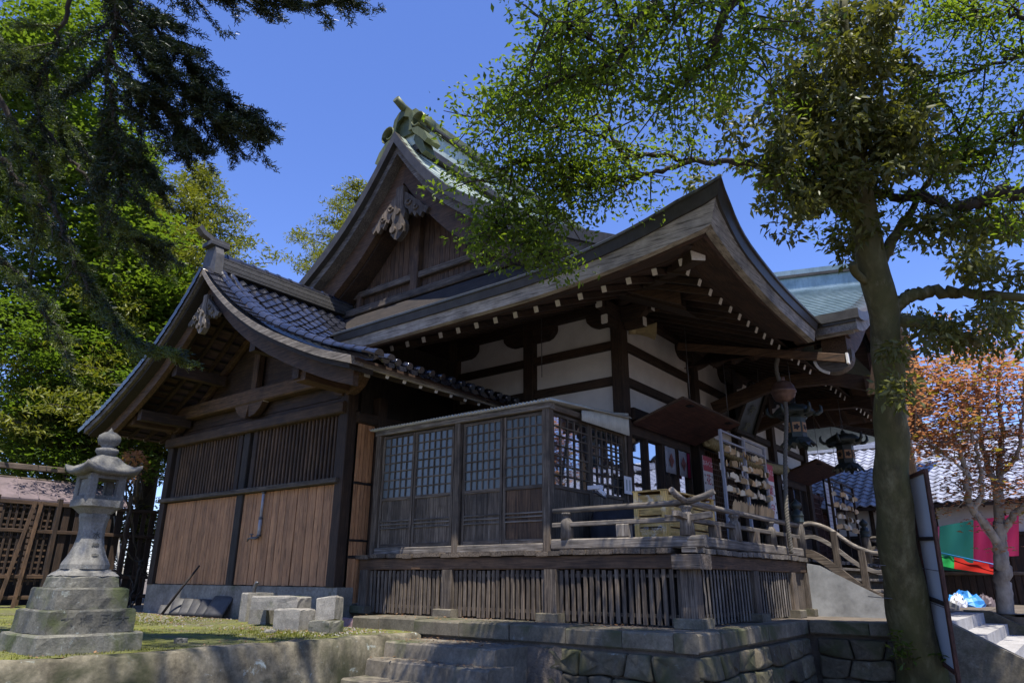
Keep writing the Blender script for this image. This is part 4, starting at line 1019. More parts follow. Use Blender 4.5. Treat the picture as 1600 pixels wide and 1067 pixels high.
# ---- walls
fb = MB().box((GX0-.12, GY-.08, TZ-.25), (GX1+.2, GY+.3, .42)).box((GX1-.1, GY+.3, TZ-.25), (GX1+.14, 3, .12)); fb.build('foundation', M['concrete'], WING)
wbm = MB().box((GX0, GY+.14, .4), (GX1-.05, GY+.3, 4.7)).box((GX1-.1, GY+.3, .4), (GX1+.02, WY, 5.5)).box((GX0-.05, GY+.2, .1), (GX0+.05, 6, 4.8))
wbm.build('inner_wall', wood('dark', 'z'), WING)
MB().prism([(GX0, GY+.14, 4.6), (GX1, GY+.14, 4.6), (GXC+1.2, GY+.14, WZR-1.25), (GXC, GY+.14, WZR-.3), (GXC-1.2, GY+.14, WZR-1.25)], (0,.12,0)).build('gable_wall', wood('brown', 'x'), WING)
for x in (GX0, GX1): bx('corner_post', (x-.12, GY-.1, .42), (x+.12, GY+.14, 4.7), wood('brown', 'z'), WING)
bx('middle_post', (GXC-.12, GY-.07, .42), (GXC+.12, GY+.14, 3.7), wood('dark', 'z'), WING)
bar('lintel_beam', (GX0-.15, GY-.08, 3.8), (GX1+.05, GY-.08, 3.8), .22, .23, wood('mid', 'x'), WING)
bar('tie_beam', (GX0-.3, GY-.05, 4.52), (GX1+.5, GY-.05, 4.52), .24, .34, wood('mid', 'x'), WING)
bar('window_sill', (GX0-.1, GY-.09, 2.37), (GX1, GY-.09, 2.37), .16, .1, wood('grey', 'x'), WING)
for k, zz in enumerate((4.0, 4.18, 4.3)): bar('wall_board', (GX0+.1, GY+.12-.004*k, zz), (GX1-.1, GY+.12-.004*k, zz), .03, .17, wood('brown', 'x'), WING)
bar('king_post', (GXC, GY, 4.65), (GXC, GY, 6.6), .2, .18, wood('mid', 'z'), WING, up=(0,1,0))
for sg in (1, -1): bar('brace', (GXC+sg*2.5, GY+.06, 4.7), (GXC+sg*.1, GY+.06, 6.5), .12, .16, wood('mid', 'x'), WING)
def curved_arm(c, sg, L=.55):
    pts = [(0,.0),(.12*L,-.28),(.5*L,-.24),(.82*L,-.12),(L,.02),(L,.16),(0,.16)]
    a_ = MB().prism([_v(c)+_v((sg*p[0], 0, p[1])) for p in (pts if sg > 0 else pts[::-1])], (0, .16, 0)).build('bracket_arm', wood('mid', 'x'), WING)
    bx('painted_tip', (c[0]+sg*L-(.0 if sg > 0 else .02), c[1]+.01, c[2]+.02), (c[0]+sg*L+(.02 if sg > 0 else 0), c[1]+.15, c[2]+.15), M['white'], a_)
for x in (GX0, GXC, GX1):
    for sg in (1, -1): curved_arm((x, GY-.14, 4.32), sg)
bx('bracket_block', (GX1-.16, VGY+.5, 4.1), (GX1+.16, GY, 4.36), wood('mid', 'y'), WING); bx('bracket_block', (GX0-.16, VGY+.5, 4.1), (GX0+.16, GY, 4.36), wood('mid', 'y'), WING)
# slatted windows
for x0, x1, n in ((-13.2, -10.62, 21), (-9.85, -7.1, 22)):
    wn = part('slatted_window', WING, ((x0+x1)/2, GY, 2.4))
    bx('backing_board', (x0, GY+.1, 2.42), (x1, GY+.13, 3.68), M['black'], wn)
    bx('glass', (x0+.3, GY+.06, 2.44), (x1-.3, GY+.07, 3.66), M['glass'], wn)
    for x in (x0-.09, x1+.09): bx('jamb', (x-.08, GY-.05, 2.42), (x+.08, GY+.1, 3.69), wood('brown', 'z'), wn)
    shared_boxes('window_slat', (-.03, -.03, 0), (.03, .02, 1.27), wood('mid', 'z'), wn, [(x0+(x1-x0)*(k+.5)/n, GY-.01, 2.42) for k in range(n)], ch=.01)
# tan tongue boards
def tan_boards(u0, u1, z0, z1, fixed, ax, n, loose=False):
    for k in range(n):
        a = u0+(u1-u0)*k/n; b_ = u0+(u1-u0)*(k+1)/n-.011; t = random.uniform(0, .008); zb = z0+random.uniform(0, .012)
        skew = random.uniform(-.02, .02) if (loose and random.random() < .35) else 0
        if ax == 'x': MB().prism([(a+skew, fixed-t, zb), (b_+skew, fixed-t, zb), (b_, fixed-t, z1), (a, fixed-t, z1)], (0, .03, 0)).build('wall_plank', wood('tan', 'z'), WING)
        else: MB().prism([(fixed+t, a, zb), (fixed+t, b_, zb), (fixed+t, b_, z1), (fixed+t, a, z1)], (-.03, 0, 0)).build('wall_plank', wood('tan', 'z'), WING)
tan_boards(GX0+.14, GXC-.13, .43, 2.3, GY-.02, 'x', 25); tan_boards(GXC+.13, GX1-.13, .43, 2.31, GY-.02, 'x', 26, True)
SXW = -6.7
for z0, z1 in ((.14, .93), (.98, 1.24), (1.28, 2.31), (2.36, 3.5)): tan_boards(GY+.16, .16, z0, z1, SXW+.02, 'y', 5)
for z in (.955, 1.26, 2.335): bx('cover_strip', (SXW-.01, GY+.14, z-.02), (SXW+.035, .2, z+.02), wood('dark', 'y'), WING)
bx('corner_post', (SXW-.12, .18, .12), (SXW+.1, .4, 4.1), wood('brown', 'z'), WING)
bar('side_beam', (SXW-.02, GY+.1, 3.62), (SXW-.02, WY, 3.62), .2, .22, wood('brown', 'y'), WING)
# ---------------------------------------------------------------- lettering
def text_mesh(txt, size, mat, depth=.002):
    cu = bpy.data.curves.new('lettering', 'FONT'); cu.body = txt; cu.size = size; cu.extrude = depth; cu.align_x = 'CENTER'; cu.align_y = 'CENTER'; cu.resolution_u = 2
    ob = bpy.data.objects.new('lettering', cu); COL.objects.link(ob)
    dg = bpy.context.evaluated_depsgraph_get(); me = bpy.data.meshes.new_from_object(ob.evaluated_get(dg))
    bpy.data.objects.remove(ob); bpy.data.curves.remove(cu); me.materials.clear(); me.materials.append(mat); return me
def letters(txt, size, mat, loc, xa, ya, parent, name='lettering', depth=.002):
    xa, ya = unit(xa), unit(ya); return place(name, text_mesh(txt, size, mat, depth), loc, parent, rot=frame_rot(xa, ya, np.cross(xa, ya)))
# ---------------------------------------------------------------- stone lantern
LX, LY = -4.76, -5.62
def lz(py): return float(onx(150, py, LX)[2])
SL = thing('stone_lantern', 'tall mossy granite lantern on four stepped plinths standing on the moss', 'stone lantern', (LX, LY, TZ))
def tier(nm, w0, w1, z0, z1, mat, ch=.02, n=9):
    """square block with slightly worn faces"""
    b = MB(); r = np.random.default_rng(int(w0*1000)); 
    zs = [z0, z0+(z1-z0)*.5, z1-ch, z1]; ws = [w0, w0+(w1-w0)*.5, w1, w1-ch*1.4]; P = []
    for z, w in zip(zs, ws):
        row = []
        for sgx, sgy, dx, dy in ((-1,-1,1,0), (1,-1,0,1), (1,1,-1,0), (-1,1,0,-1)):
            for k in range(n): t = k/n; row.append((LX+sgx*w/2+dx*w*t+r.normal()*.004, LY+sgy*w/2+dy*w*t+r.normal()*.004, z+r.normal()*.003))
        row.append(row[0]); P.append(row)
    b.grid(P, smooth=False); m_ = len(P[-1])-1; b.add(P[-1][:-1], [tuple(range(m_))]); return b.build(nm, mat, SL)
zz = [TZ-.06, lz(984), lz(949), lz(917), lz(889), lz(803), lz(782), lz(742), lz(716), lz(713)]
tier('plinth', 1.06, 1.05, zz[0], zz[1], M['granite_moss']); tier('plinth', .9, .88, zz[1], zz[2], M['granite_moss']); tier('plinth', .75, .73, zz[2], zz[3], M['granite_moss'])
tier('pedestal', .57, .55, zz[3], zz[3]+(zz[4]-zz[3])*.62, M['granite_moss']); tier('pedestal_slope', .54, .42, zz[3]+(zz[4]-zz[3])*.62, zz[4], M['granite'])
# flared shaft, square with clipped corners
def clip_ring(w, z, c=.22):
    h = w/2; k = h*c*2; return [(LX+a, LY+b_, z) for a, b_ in ((-h+k,-h),(h-k,-h),(h,-h+k),(h,h-k),(h-k,h),(-h+k,h),(-h,h-k),(-h,-h+k))]
b = MB(); P = []
zs0, zs1 = zz[4], zz[5]
for t, w in ((0,.43),(.08,.43),(.12,.41),(.25,.335),(.4,.275),(.55,.243),(.7,.235),(.84,.25),(.93,.275),(1,.275)): rg = clip_ring(w, zs0+(zs1-zs0)*t); P.append(rg+[rg[0]])
b.grid(P, smooth=False); b.build('shaft', M['granite'], SL)
b = MB(); P = []
for t, w in ((0,.28),(.35,.38),(.5,.455),(1,.46)): rg = clip_ring(w, zz[5]+(zz[6]-zz[5])*t, .16); P.append(rg+[rg[0]])
b.grid(P, smooth=False); b.add(P[-1][:-1], [tuple(range(8))]); b.build('light_platform', M['granite'], SL)
fbz0, fbz1 = zz[6], zz[7]; hb = .155
fbx = part('light_box', SL, (LX, LY, fbz0))
for sx in (-1, 1):
    for sy in (-1, 1): bx('corner_pier', (LX+sx*hb-.045, LY+sy*hb-.045, fbz0), (LX+sx*hb+.045, LY+sy*hb+.045, fbz1), M['granite'], fbx)
bx('box_base', (LX-hb-.04, LY-hb-.04, fbz0), (LX+hb+.04, LY+hb+.04, fbz0+.05), M['granite'], fbx); bx('box_head', (LX-hb-.043, LY-hb-.043, fbz1-.05), (LX+hb+.043, LY+hb+.043, fbz1+.005), M['granite'], fbx)
bx('back_panel', (LX-.1, LY-hb-.02, fbz0+.05), (LX+.1, LY-hb+.03, fbz1-.05), M['granite'], fbx)
# cap with upturned corners
b = MB(); P = []; zc = zz[7]
for t, w, dz, up_ in ((0,.3,.0,0),(.1,.56,-.01,.05),(.3,.64,.015,.075),(.36,.64,.05,.08),(.5,.5,.075,.03),(.66,.4,.13,.012),(.85,.27,.2,.004),(1,.17,.235,0)):
    row = []
    for k in range(32):
        a_ = 2*math.pi*k/32+math.pi/4; c_, s_ = math.cos(a_), math.sin(a_); q = 1/max(abs(c_), abs(s_)); cor = (q-1)/.414
        rr = w/2*(1+(q-1)*(.85 if t < .6 else .45)); row.append((LX+rr*c_, LY+rr*s_, zc+dz+up_*cor**2))
    row.append(row[0]); P.append(row)
b.grid(P, True); b.add(P[-1][:-1], [tuple(range(32))]); b.build('cap', M['granite'], SL)
zf = zc+.235
MB().lathe([(.07, zf-.02), (.1, zf+.01), (.125, zf+.045), (.12, zf+.075), (.07, zf+.09), (.065, zf+.105), (.11, zf+.14), (.126, zf+.19), (.115, zf+.235), (.07, zf+.27), (.03, zf+.287), (.012, zf+.315), (.003, zf+.33)], (LX, LY, 0), 24).build('finial', M['granite'], SL)
for ch_, t, w in (('水', .6, .245), ('神', .4, .275), ('宮', .2, .355)): letters(ch_, .085, M['carved'], (LX+w/2+.004, LY+.01, zs0+(zs1-zs0)*t), (0,1,0), (-.25 if t > .5 else .0, 0, 1) if t < .3 else (0,0,1), SL, 'inscription')
for ch_, k in (('木', -1.5), ('橋', -.5), ('回', .5), ('大', 1.5)): letters(ch_, .135, M['carved'], (LX+.445, LY+.03+k*.19, (zz[1]+zz[2])/2), (0,1,0), (0,0,1), SL, 'inscription')
# ---------------------------------------------------------------- things on the moss
def rough_block(name, c, ux, L, D, H, mat, tilt=(0,0), seed=0, z=None):
    """worn rectangular block: base centre c, length L along ux, depth D, height H"""
    r = np.random.default_rng(seed+40); ux = unit(ux); uy = np.cross((0,0,1), ux); c = _v(c); n = 4; P = []
    def pt(a, b_, h): return c+ux*(a*L/2)+uy*(b_*D/2)+_v((0,0,h+tilt[0]*a*L/2+tilt[1]*b_*D/2))
    rim = [(-1+2*k/n, -1) for k in range(n)]+[(1, -1+2*k/n) for k in range(n)]+[(1-2*k/n, 1) for k in range(n)]+[(-1, 1-2*k/n) for k in range(n)]
    for h, s_ in ((-.04, 1), (H*.5, 1), (H-.02, .995), (H, .95)):
        row = [pt(a*s_, b_*s_, h)+r.normal(size=3)*.0035 for a, b_ in rim]; P.append(row+[row[0]])
    b = MB(); b.grid(P, False); b.add(P[-1][:-1], [tuple(range(len(rim)))]); b.add(P[0][:-1], [tuple(range(len(rim)-1, -1, -1))]); return b.build(name, mat)
GRB = 'stone blocks by the wing wall'
bl0 = onz(478, 987, TZ); d0 = _v((1.0, .1, 0)); back = _v((-.0, 1, 0))
bA = onz(377, 972, TZ)
tag(rough_block('stone_block', bA+_v((.1, .25, 0)), (0,1,0), .62, .2, .5, M['block'], seed=1), 'upright pale stone block with a tap stub on top by the wing wall', 'stone block', GRB)
tag(rough_block('stone_block', onz(397, 976, TZ)+_v((0, .16, 0)), (1,.25,0), .38, .28, .29, M['block'], seed=2), 'squat dim stone block under the left end of the pale slab', 'stone block', GRB)
tag(rough_block('stone_block', onz(440, 984, TZ)+_v((.02, .2, 0)), (1,.2,0), .52, .36, .3, M['block'], seed=3), 'pale pitted stone block under the right end of the slab', 'stone block', GRB)
tag(rough_block('stone_slab', (onz(397, 976, TZ)+onz(440, 984, TZ))/2+_v((.02, .2, .30)), (1,.22,0), .98, .34, .17, M['block'], seed=4), 'long pale stone slab lying across two stone blocks', 'stone slab')
tag(rough_block('stone_block', onz(497, 984, TZ)+_v((-.02, .2, .17)), (1,.5,0), .32, .3, .3, M['block'], (.12,-.1), 5), 'tilted grey stone cube resting on a mossy block', 'stone block', GRB)
tag(rough_block('stone_block', onz(495, 988, TZ)+_v((0, .16, 0)), (1,.1,0), .42, .3, .16, M['granite_moss'], seed=6), 'low mossy stone block under the tilted cube', 'stone block', GRB)
c = bA+_v((.1, .12, .48)); tp = MB().tube([c, c+_v((0,0,.1)), c+_v((.05,.0,.2)), c+_v((.1,.0,.19))], [.035,.035,.03,.02], 8).build('tap_stub', M['iron']); tag(tp, 'short rusty tap stub standing on the upright stone block', 'tap')
pb = tag(rough_block('pebble', onz(282, 1004, TZ), (1,.3,0), .13, .09, .05, M['granite'], seed=9), 'small round grey stone lying alone on the moss', 'stone')
tag(rough_block('stone_chip', onz(430, 987, TZ)+_v((.05,-.12,0)), (1,.5,0), .16, .08, .04, M['block'], seed=10), 'flat pale stone chip in front of the blocks', 'stone')
tag(rough_block('pink_stone', onz(523, 978, TZ)+_v((.0,.3,-.02)), (1,.3,0), .3, .25, .14, plain('pink_stone', (.3,.2,.2), .9, .3, 12), seed=11), 'rough pinkish stone beside the mossy block at the steps', 'stone')
# old roof tiles leaning on the foundation
def old_tile(px_, py, w, h, lean, ry, lab, cur=.03):
    c = ony(px_, py, GY-.1-lean*h); c[2] = TZ; b = MB(); P = []
    for j in range(5):
        v = j/4; P.append([(w*(i/6-.5), lean*v*h, h*v*math.sqrt(1-lean**2)) for i in range(7)])
    P = [[(x, y-cur*math.sin(math.pi*i/6), z) for i, (x, y, z) in enumerate(row)] for row in P]
    b.slab(P, (0,.03,0.01)); cs, sn = math.cos(ry), math.sin(ry)
    b.v = [(c[0]+x*cs-y*sn, c[1]+x*sn+y*cs, c[2]+z-.02) for x, y, z in b.v]
    return tag(b.build('old_roof_tile', M['tile_old']), lab, 'roof tile', 'old roof tiles leaning on the foundation')
old_tile(331, 951, .62, .48, .55, .12, 'largest flat dark tile at the wall end of the leaning row')
for k, px_ in enumerate((315, 303, 290, 276)): old_tile(px_, 952+k*.6, .34, .42, .62, .5+.1*k, 'small dark curved roof tile leaning in the row by the wall', .05)
old_tile(262, 953, .42, .3, .8, .9, 'fallen dark tile at the foot of the leaning stick', .06)
a, b_ = ony(255, 945, GY-.6), ony(312, 883, GY-.13); a[2] = TZ; tag(MB().tube([a, (a+b_)/2+_v((0,0,.02)), b_], [.03, .026, .02], 7).build('leaning_stick', wood('dark', 'x')), 'thin dark stick leaning over the tiles against the wall', 'stick')
# water pipe with tap on the wing wall
wp = thing('water_pipe', 'grey water pipe with a tap running down the tan board wall', 'pipe', ony(404, 845, GY-.05))
p0, p1 = ony(411, 768, GY-.07), ony(404, 838, GY-.07); p0[0] = p1[0]
MB().tube([p0, p0+(p1-p0)*.6], .028, 10).build('pipe', M['pipe'], wp); MB().tube([p0+(p1-p0)*.58, p1], .036, 10).build('pipe_sleeve', M['pipe'], wp)
for t in (.02, .6, .98): q = p0+(p1-p0)*t; MB().tube([q-_v((0,0,.02)), q+_v((0,0,.02))], .045, 10).build('pipe_clip', M['iron'], wp)
MB().tube([p1, p1+_v((-.02,-.05,-.03)), p1+_v((-.14,-.07,-.03)), p1+_v((-.24,-.08,-.04)), p1+_v((-.27,-.08,-.09))], [.03,.03,.022,.02,.016], 8).build('tap', M['iron'], wp)
MB().tube([p1+_v((-.16,-.07,-.02)), p1+_v((-.16,-.07,.05))], .012, 6).build('tap_stem', M['iron'], wp); MB().tube([p1+_v((-.22,-.07,.05)), p1+_v((-.1,-.07,.05))], .012, 6).build('tap_handle', M['iron'], wp)
# fence, shed roof and poles at the far left
FX = -17.2
fen = thing('board_fence', 'dark weathered fence of lattice panels and upright boards behind the stone lantern', 'fence', (FX, -1.5, TZ))
ftop = float(onx(120, 788, FX)[2])
for y in (-4.6, -2.95, -1.5, .35, 1.6): bx('fence_post', (FX-.06, y-.06, TZ-.1), (FX+.06, y+.06, ftop+.1), wood('brown', 'z'), fen)
for z in (TZ+.25, TZ+.75, ftop-.75, ftop-.05): bar('fence_rail', (FX+.02, -4.7, z), (FX+.02, 1.7, z), .06, .09, wood('mid', 'y'), fen)
y = -4.55
while y < -1.6:
    bx('fence_slat', (FX-.03, y-.025, TZ+.55), (FX, y+.025, ftop-.02), wood('brown', 'z'), fen); y += .15
z = TZ+.65
while z < ftop-.1: bar('fence_slat', (FX-.045, -4.55, z), (FX-.045, -1.6, z), .02, .045, wood('mid', 'y'), fen); z += .15
y = -1.35
while y < 1.6:
    w = random.uniform(.12, .19); bx('fence_board', (FX-.05, y, TZ-.02+random.uniform(0,.1)), (FX-.02, y+w, ftop-random.uniform(0,.05)), wood('brown', 'z'), fen); y += w+random.uniform(.05, .14)
for y0, y1 in ((-2.5, -2.1), (-2.15, -1.95), (-3.9, -3.6)): bar('leaning_board', (FX+.2, y0, TZ), (FX+.06, y1, ftop), .09, .03, wood('mid', 'z'), fen, up=(1,0,0))
shd = thing('shed_roof', 'low shed with a rusty sheet metal roof behind the board fence', 'shed', (FX-2, -2.5, TZ))
e0, e1 = onx(-40, 775, FX-1.2), onx(204, 779, FX-1.2); u0, u1 = onx(-40, 742, FX-2.8), onx(192, 752, FX-2.8)
e1[2] = e0[2]; u1[2] = u0[2]
MB().slab([[e0+(e1-e0)*t for t in np.linspace(0, 1, 12)], [u0+(u1-u0)*t for t in np.linspace(0, 1, 12)]], (0,0,.05), False).build('roof_sheet', M['rust'], shd)
for t in np.linspace(.02, .98, 9): bar('roof_seam', e0+(e1-e0)*t+_v((0,0,.06)), u0+(u1-u0)*t+_v((0,0,.06)), .03, .03, M['rust'], shd)
r0, r1 = onx(-40, 722, FX-2.8), onx(110, 736, FX-2.8); bar('ridge_board', r0, r1, .12, .16, wood('grey', 'y'), shd); bar('ridge_board', u0, u1, .16, .14, wood('grey', 'y'), shd)
for y in (u0[1]+.4, -1.6): bx('shed_post', (FX-2.9, y-.06, TZ-.1), (FX-2.78, y+.06, u0[2]), wood('mid', 'z'), shd); bx('shed_post', (FX-1.36, y-.06, TZ-.1), (FX-1.24, y+.06, e0[2]+.02), wood('mid', 'z'), shd)
bx('shed_wall', (FX-2.86, u0[1], TZ-.1), (FX-2.82, u1[1], u0[2]-.05), wood('dark', 'z'), shd)
for (bx_, by_, tx, ty, r_, lab) in ((196, 943, 186, 848, .055, 'thick weathered grey post leaning behind the stone lantern'), (188, 944, 183, 798, .04, 'pale pinkish pole leaning behind the lantern, tallest of the three'), (186, 941, 170, 826, .03, 'thin pale pole leaning lowest behind the lantern'), (190, 942, 178, 806, .03, 'thin bluish pole leaning behind the lantern')):
    a = onz(bx_, by_, TZ); d = _ray(tx, ty); k = np.hypot(*(a-CC)[:2])/np.hypot(d[0], d[1]); t_ = CC+d*k; tag(MB().tube([a, (a+t_)/2, t_], [r_, r_*.95, r_*.8], 9).build('leaning_pole', M['bamboo']), lab, 'pole')
# ---------------------------------------------------------------- things on and over the veranda
# wooden slatted crate wrapped in plastic
Yc = .75; xa = float(ony(992, 810, Yc)[0]); xb = float(ony(1042, 810, Yc)[0]); zt = float(ony(1042, 766, Yc)[2]); yb = 2.55
cr = thing('slatted_crate', 'yellow pine slatted crate stored on the veranda behind the corner railing', 'crate', ((xa+xb)/2, (Yc+yb)/2, 1.0))
bx('crate_core', (xa+.04, Yc+.04, 1.01), (xb-.04, yb-.04, zt-.04), wood('mid', 'x'), cr)
n = 5
for k in range(n):
    z0 = 1.02+(zt-1.04)*k/n; z1 = z0+(zt-1.04)/n-.025
    bx('crate_slat', (xa, Yc, z0), (xb, Yc+.035, z1), wood('yellow', 'x'), cr); bx('crate_slat', (xb-.035, Yc+.04, z0), (xb, yb, z1), wood('yellow', 'y'), cr)
for y in (Yc-.02, 1.6, yb-.08): bx('crate_upright', (xb-.02 if y > Yc else xb-.08, y, 1.0), (xb+.022, y+.09, zt+.01), wood('yellow', 'z'), cr)
bx('crate_upright', (xa, Yc-.022, 1.0), (xa+.08, Yc, zt), wood('yellow', 'z'), cr); bx('crate_lid', (xa-.02, Yc-.02, zt), (xb+.03, yb, zt+.025), wood('yellow', 'y'), cr)
s = NT('plastic_wrap'); g = s.n('ShaderNodeBsdfGlossy'); g.inputs['Roughness'].default_value = .12; t_ = s.n('ShaderNodeBsdfTransparent'); x_ = s.n('ShaderNodeMixShader')
nn = s.noise(s.coord(), 6, 5, .6); rr = s.ramp(nn, [(.52, (.0,)*3), (.66, (.16,)*3)]); s.l(rr, x_.inputs[0]); s.l(t_.outputs[0], x_.inputs[1]); s.l(g.outputs[0], x_.inputs[2])
bp = s.n('ShaderNodeBump'); bp.inputs['Strength'].default_value = .6; bp.inputs['Distance'].default_value = .03; s.l(nn, bp.inputs['Height']); s.l(bp.outputs[0], g.inputs['Normal']); s.l(x_.outputs[0], s.o.inputs[0]); M['wrap'] = s.m
P = [[(xa+(xb-xa)*i/10, Yc-.03+.012*math.sin(i*2.1+j*1.3), 1.05+(zt-1.1)*j/6) for i in range(11)] for j in range(7)]; MB().grid(P).build('plastic_wrap', M['wrap'], cr)
P = [[(xb+.03+.012*math.sin(i*2.7+j), Yc+.1+(yb-.2-Yc)*i/12, 1.05+(zt-1.1)*j/6) for i in range(13)] for j in range(7)]; MB().grid(P).build('plastic_wrap', M['wrap'], cr)
# dark cloth over a sloping box
b = MB(); P = []
for j, (y, z) in enumerate(((1.0, 1.0), (1.0, 1.55), (1.08, 1.74), (1.9, 1.9), (2.3, 1.9), (2.32, 1.0))):
    P.append([(-2.15+.95*i/14, y+.02*math.sin(i*1.7+j), z+.015*math.sin(i*2.3+j*2)+(.0 if j in (0, 5) else -.1*(1-i/14))) for i in range(15)])
b.slab(P, (0,-.01,.012)); tag(b.build('covered_box', M['cloth_black']), 'dark cloth-covered sloping box on the veranda beside the lattice screen', 'box')
fl = thing('flood_light', 'small white box light on an arm above the dark covered box', 'lamp', (-1.75, 1.0, 1.85)); c = ony(930, 762, .95)
bx('lamp_box', c+_v((-.12,-.05,-.03)), c+_v((.12,.06,.04)), M['paper'], fl); bar('lamp_arm', c+_v((.06,0,-.02)), c+_v((.2,-.02,-.13)), .05, .05, M['paper'], fl); bar('lamp_bracket', c+_v((-.04,.02,-.05)), c+_v((-.04,.4,-.12)), .04, .04, M['iron'], fl)
nb = thing('paper_notice', 'small pale paper tag fixed to the post by the glass doors', 'notice', (SX1+.1, 2.6, 2.2)); c = onx(981, 758, SX1+.1)
bx('sheet', c+_v((0,-.14,-.16)), c+_v((.01,.14,.16)), M['paper'], nb)
for k in (-.06, .06): bx('written_line', c+_v((.01,k-.025,-.1)), c+_v((.013,k+.025,.1)), plain('grey_ink', (.3,.34,.33), .8), nb)
# loudspeaker
sp_ = thing('loudspeaker', 'cream horn loudspeaker on the corner post under the eaves', 'loudspeaker', onx(985, 518, WX+.15)); c = onx(990, 516, WX+.2)
d = unit((.55, .35, -.05)); 
MB().tube([c-d*.1, c+d*.05], .09, 12).build('driver', M['cream'], sp_)
b = MB(); sd_ = unit(np.cross(d, (0,0,1))); u_ = np.cross(sd_, d); P = []
for t, w, h in ((0,.06,.06),(.15,.08,.07),(.3,.12,.09),(.42,.17,.12),(.45,.18,.13)): P.append([c+d*t+sd_*x*w+u_*y*h for x, y in ((-1,-1),(1,-1),(1,1),(-1,1),(-1,-1))])
b.grid(P, False); b.add([c+d*.3+sd_*x*.12+u_*y*.09 for x, y in ((-1,-1),(1,-1),(1,1),(-1,1))], [(0,1,2,3)]); b.build('horn', M['cream'], sp_)
# propped door flaps
for (y0, y1, lab) in ((2.9, 5.8, 'brown board flap propped open above the glass doors beside the lattice screen'), (11.7, 14.5, 'brown board flap propped open above the doors beyond the bell rope')):
    aw = thing('door_flap', lab, 'door flap', (WX+.15, (y0+y1)/2, 3.45), 'propped door flaps')
    MB().slab([[(WX+.14, y0, 3.47), (WX+.14, y1, 3.47)], [(-1.2, y0, 3.82), (-1.2, y1, 3.82)]], (0,0,.035), False).build('board', wood('red', 'y'), aw)
    for y in (y0+.01, y1-.01): bar('edge_batten', (WX+.14, y, 3.5), (-1.2, y, 3.85), .05, .05, wood('mid', 'x'), aw)
    bar('edge_batten', (-1.2, y0, 3.85), (-1.2, y1, 3.85), .05, .05, wood('mid', 'y'), aw)
    for y in (y0+.45, y1-.5): MB().tube([(-1.25, y, 3.86), (-1.25, y, 5.4)], .008, 5).build('hanger_wire', M['iron'], aw); bx('catch', (-1.35, y-.08, 3.775), (-1.2, y+.1, 3.79), M['black'], aw)
# cloth valance with diamond crests hung inside the doors
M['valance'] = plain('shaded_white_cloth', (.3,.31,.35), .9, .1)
vl = thing('crest_curtain', 'white cloth curtain with diamond crests hanging at the glass doors', 'curtain', (WX, 5, 2.9))
for k, (y0, y1, mt) in enumerate(((4.4, 4.92, 'valance'), (5.05, 5.48, 'valance'), (5.49, 5.62, 'c_red'))):
    P = [[(WX+.05+.012*math.sin(i*1.4+k), y0+(y1-y0)*i/8, 3.28-.55*j/3) for i in range(9)] for j in range(4)]; MB().slab(P, (.004,0,0)).build('cloth', M[mt], vl)
    if mt == 'valance':
        yc = (y0+y1)/2; w = .11
        for dy, dz, q in ((0,.085,.5),(0,-.085,.5),(.065,0,.5),(-.065,0,.5)): MB().prism([(WX+.07, yc+dy-w*q, 3.0+dz), (WX+.07, yc+dy, 3.0+dz-w*q*1.3), (WX+.07, yc+dy+w*q, 3.0+dz), (WX+.07, yc+dy, 3.0+dz+w*q*1.3)], (.006,0,0)).build('crest', plain('brown_dye_%d%d' % (k, int(dz*100)), (.2,.07,.06), .8), vl)
# votive plaque racks
def plaque_mesh(w, h, mat):
    return MB().prism([(0,-w/2,0),(0,w/2,0),(0,w/2,h*.68),(0,0,h),(0,-w/2,h*.68)], (.012,0,0)).mesh('votive_plaque', mat)
EM = [plaque_mesh(.16, .125, M['ema']), plaque_mesh(.15, .12, M['ema_pale']), plaque_mesh(.11, .16, M['ema_pale'])]
def ema_rack(X, y0, y1, ztop, rows, lab, metal, glab, per, z_base=1.0):
    rk = thing('plaque_rack', lab, 'rack', (X, (y0+y1)/2, z_base)); mz = M['pipe'] if metal else wood('brown', 'z')
    for y in (y0, (y0+y1)/2, y1): bx('rack_post', (X-.03, y-.03, z_base), (X+.03, y+.03, ztop), mz, rk)
    for z in [ztop-.02, ztop-.2]+rows: bar('rack_rail', (X, y0, z), (X, y1, z), .035, .04, mz, rk)
    for i, z in enumerate(rows):
        for k in range(per):
            if random.random() < .05: continue
            y = y0+.09+(y1-y0-.18)*(k+random.uniform(-.2,.2))/(per-1); me = random.choice(EM[:2] if random.random() < .8 else EM)
            o = place('votive_plaque', me, (X+.035+random.uniform(0,.03), y, z-.03+random.uniform(-.03,.04)), None, rot=(random.gauss(0,.12), random.gauss(0,.1), random.gauss(0,.45))); w_ = ('top', 'second', 'third', 'bottom')[i] if len(rows) == 4 else 'one'; tag(o, '%s, %s rail' % (glab, w_), 'plaque', '%s rail: %s' % (w_, glab))
rows = [float(onx(1130, q, -1.0)[2]) for q in (703, 723, 743, 763)]
ema_rack(-1.0, 4.1, 6.6, 3.42, rows, 'grey metal rack of small wooden plaques on the veranda behind the railing', True, 'small house-shaped plaque on the grey metal rack', 15)
for k in range(15):
    o = place('votive_plaque', EM[0], (-.93, 4.3+k*.15, 1.86-random.uniform(0,.04)), None, rot=(0, .15, random.gauss(0,.2)), scale=(1, 1.15, 1.9)); tag(o, 'brown wooden plaque in the lowest row of the grey metal rack', 'plaque', 'lowest row of plaques')
bar('plaque_bar', (-.95, 4.2, 1.84), (-.95, 6.6, 1.84), .03, .03, wood('mid', 'y'), [o for o in bpy.data.objects if o.name == 'plaque_rack'][0])
y0, y1 = float(onx(1308, 780, .1)[1]), float(onx(1344, 790, .1)[1])
rows2 = [float(onx(1310, q, .1)[2]) for q in (772, 790, 806, 822, 836)]
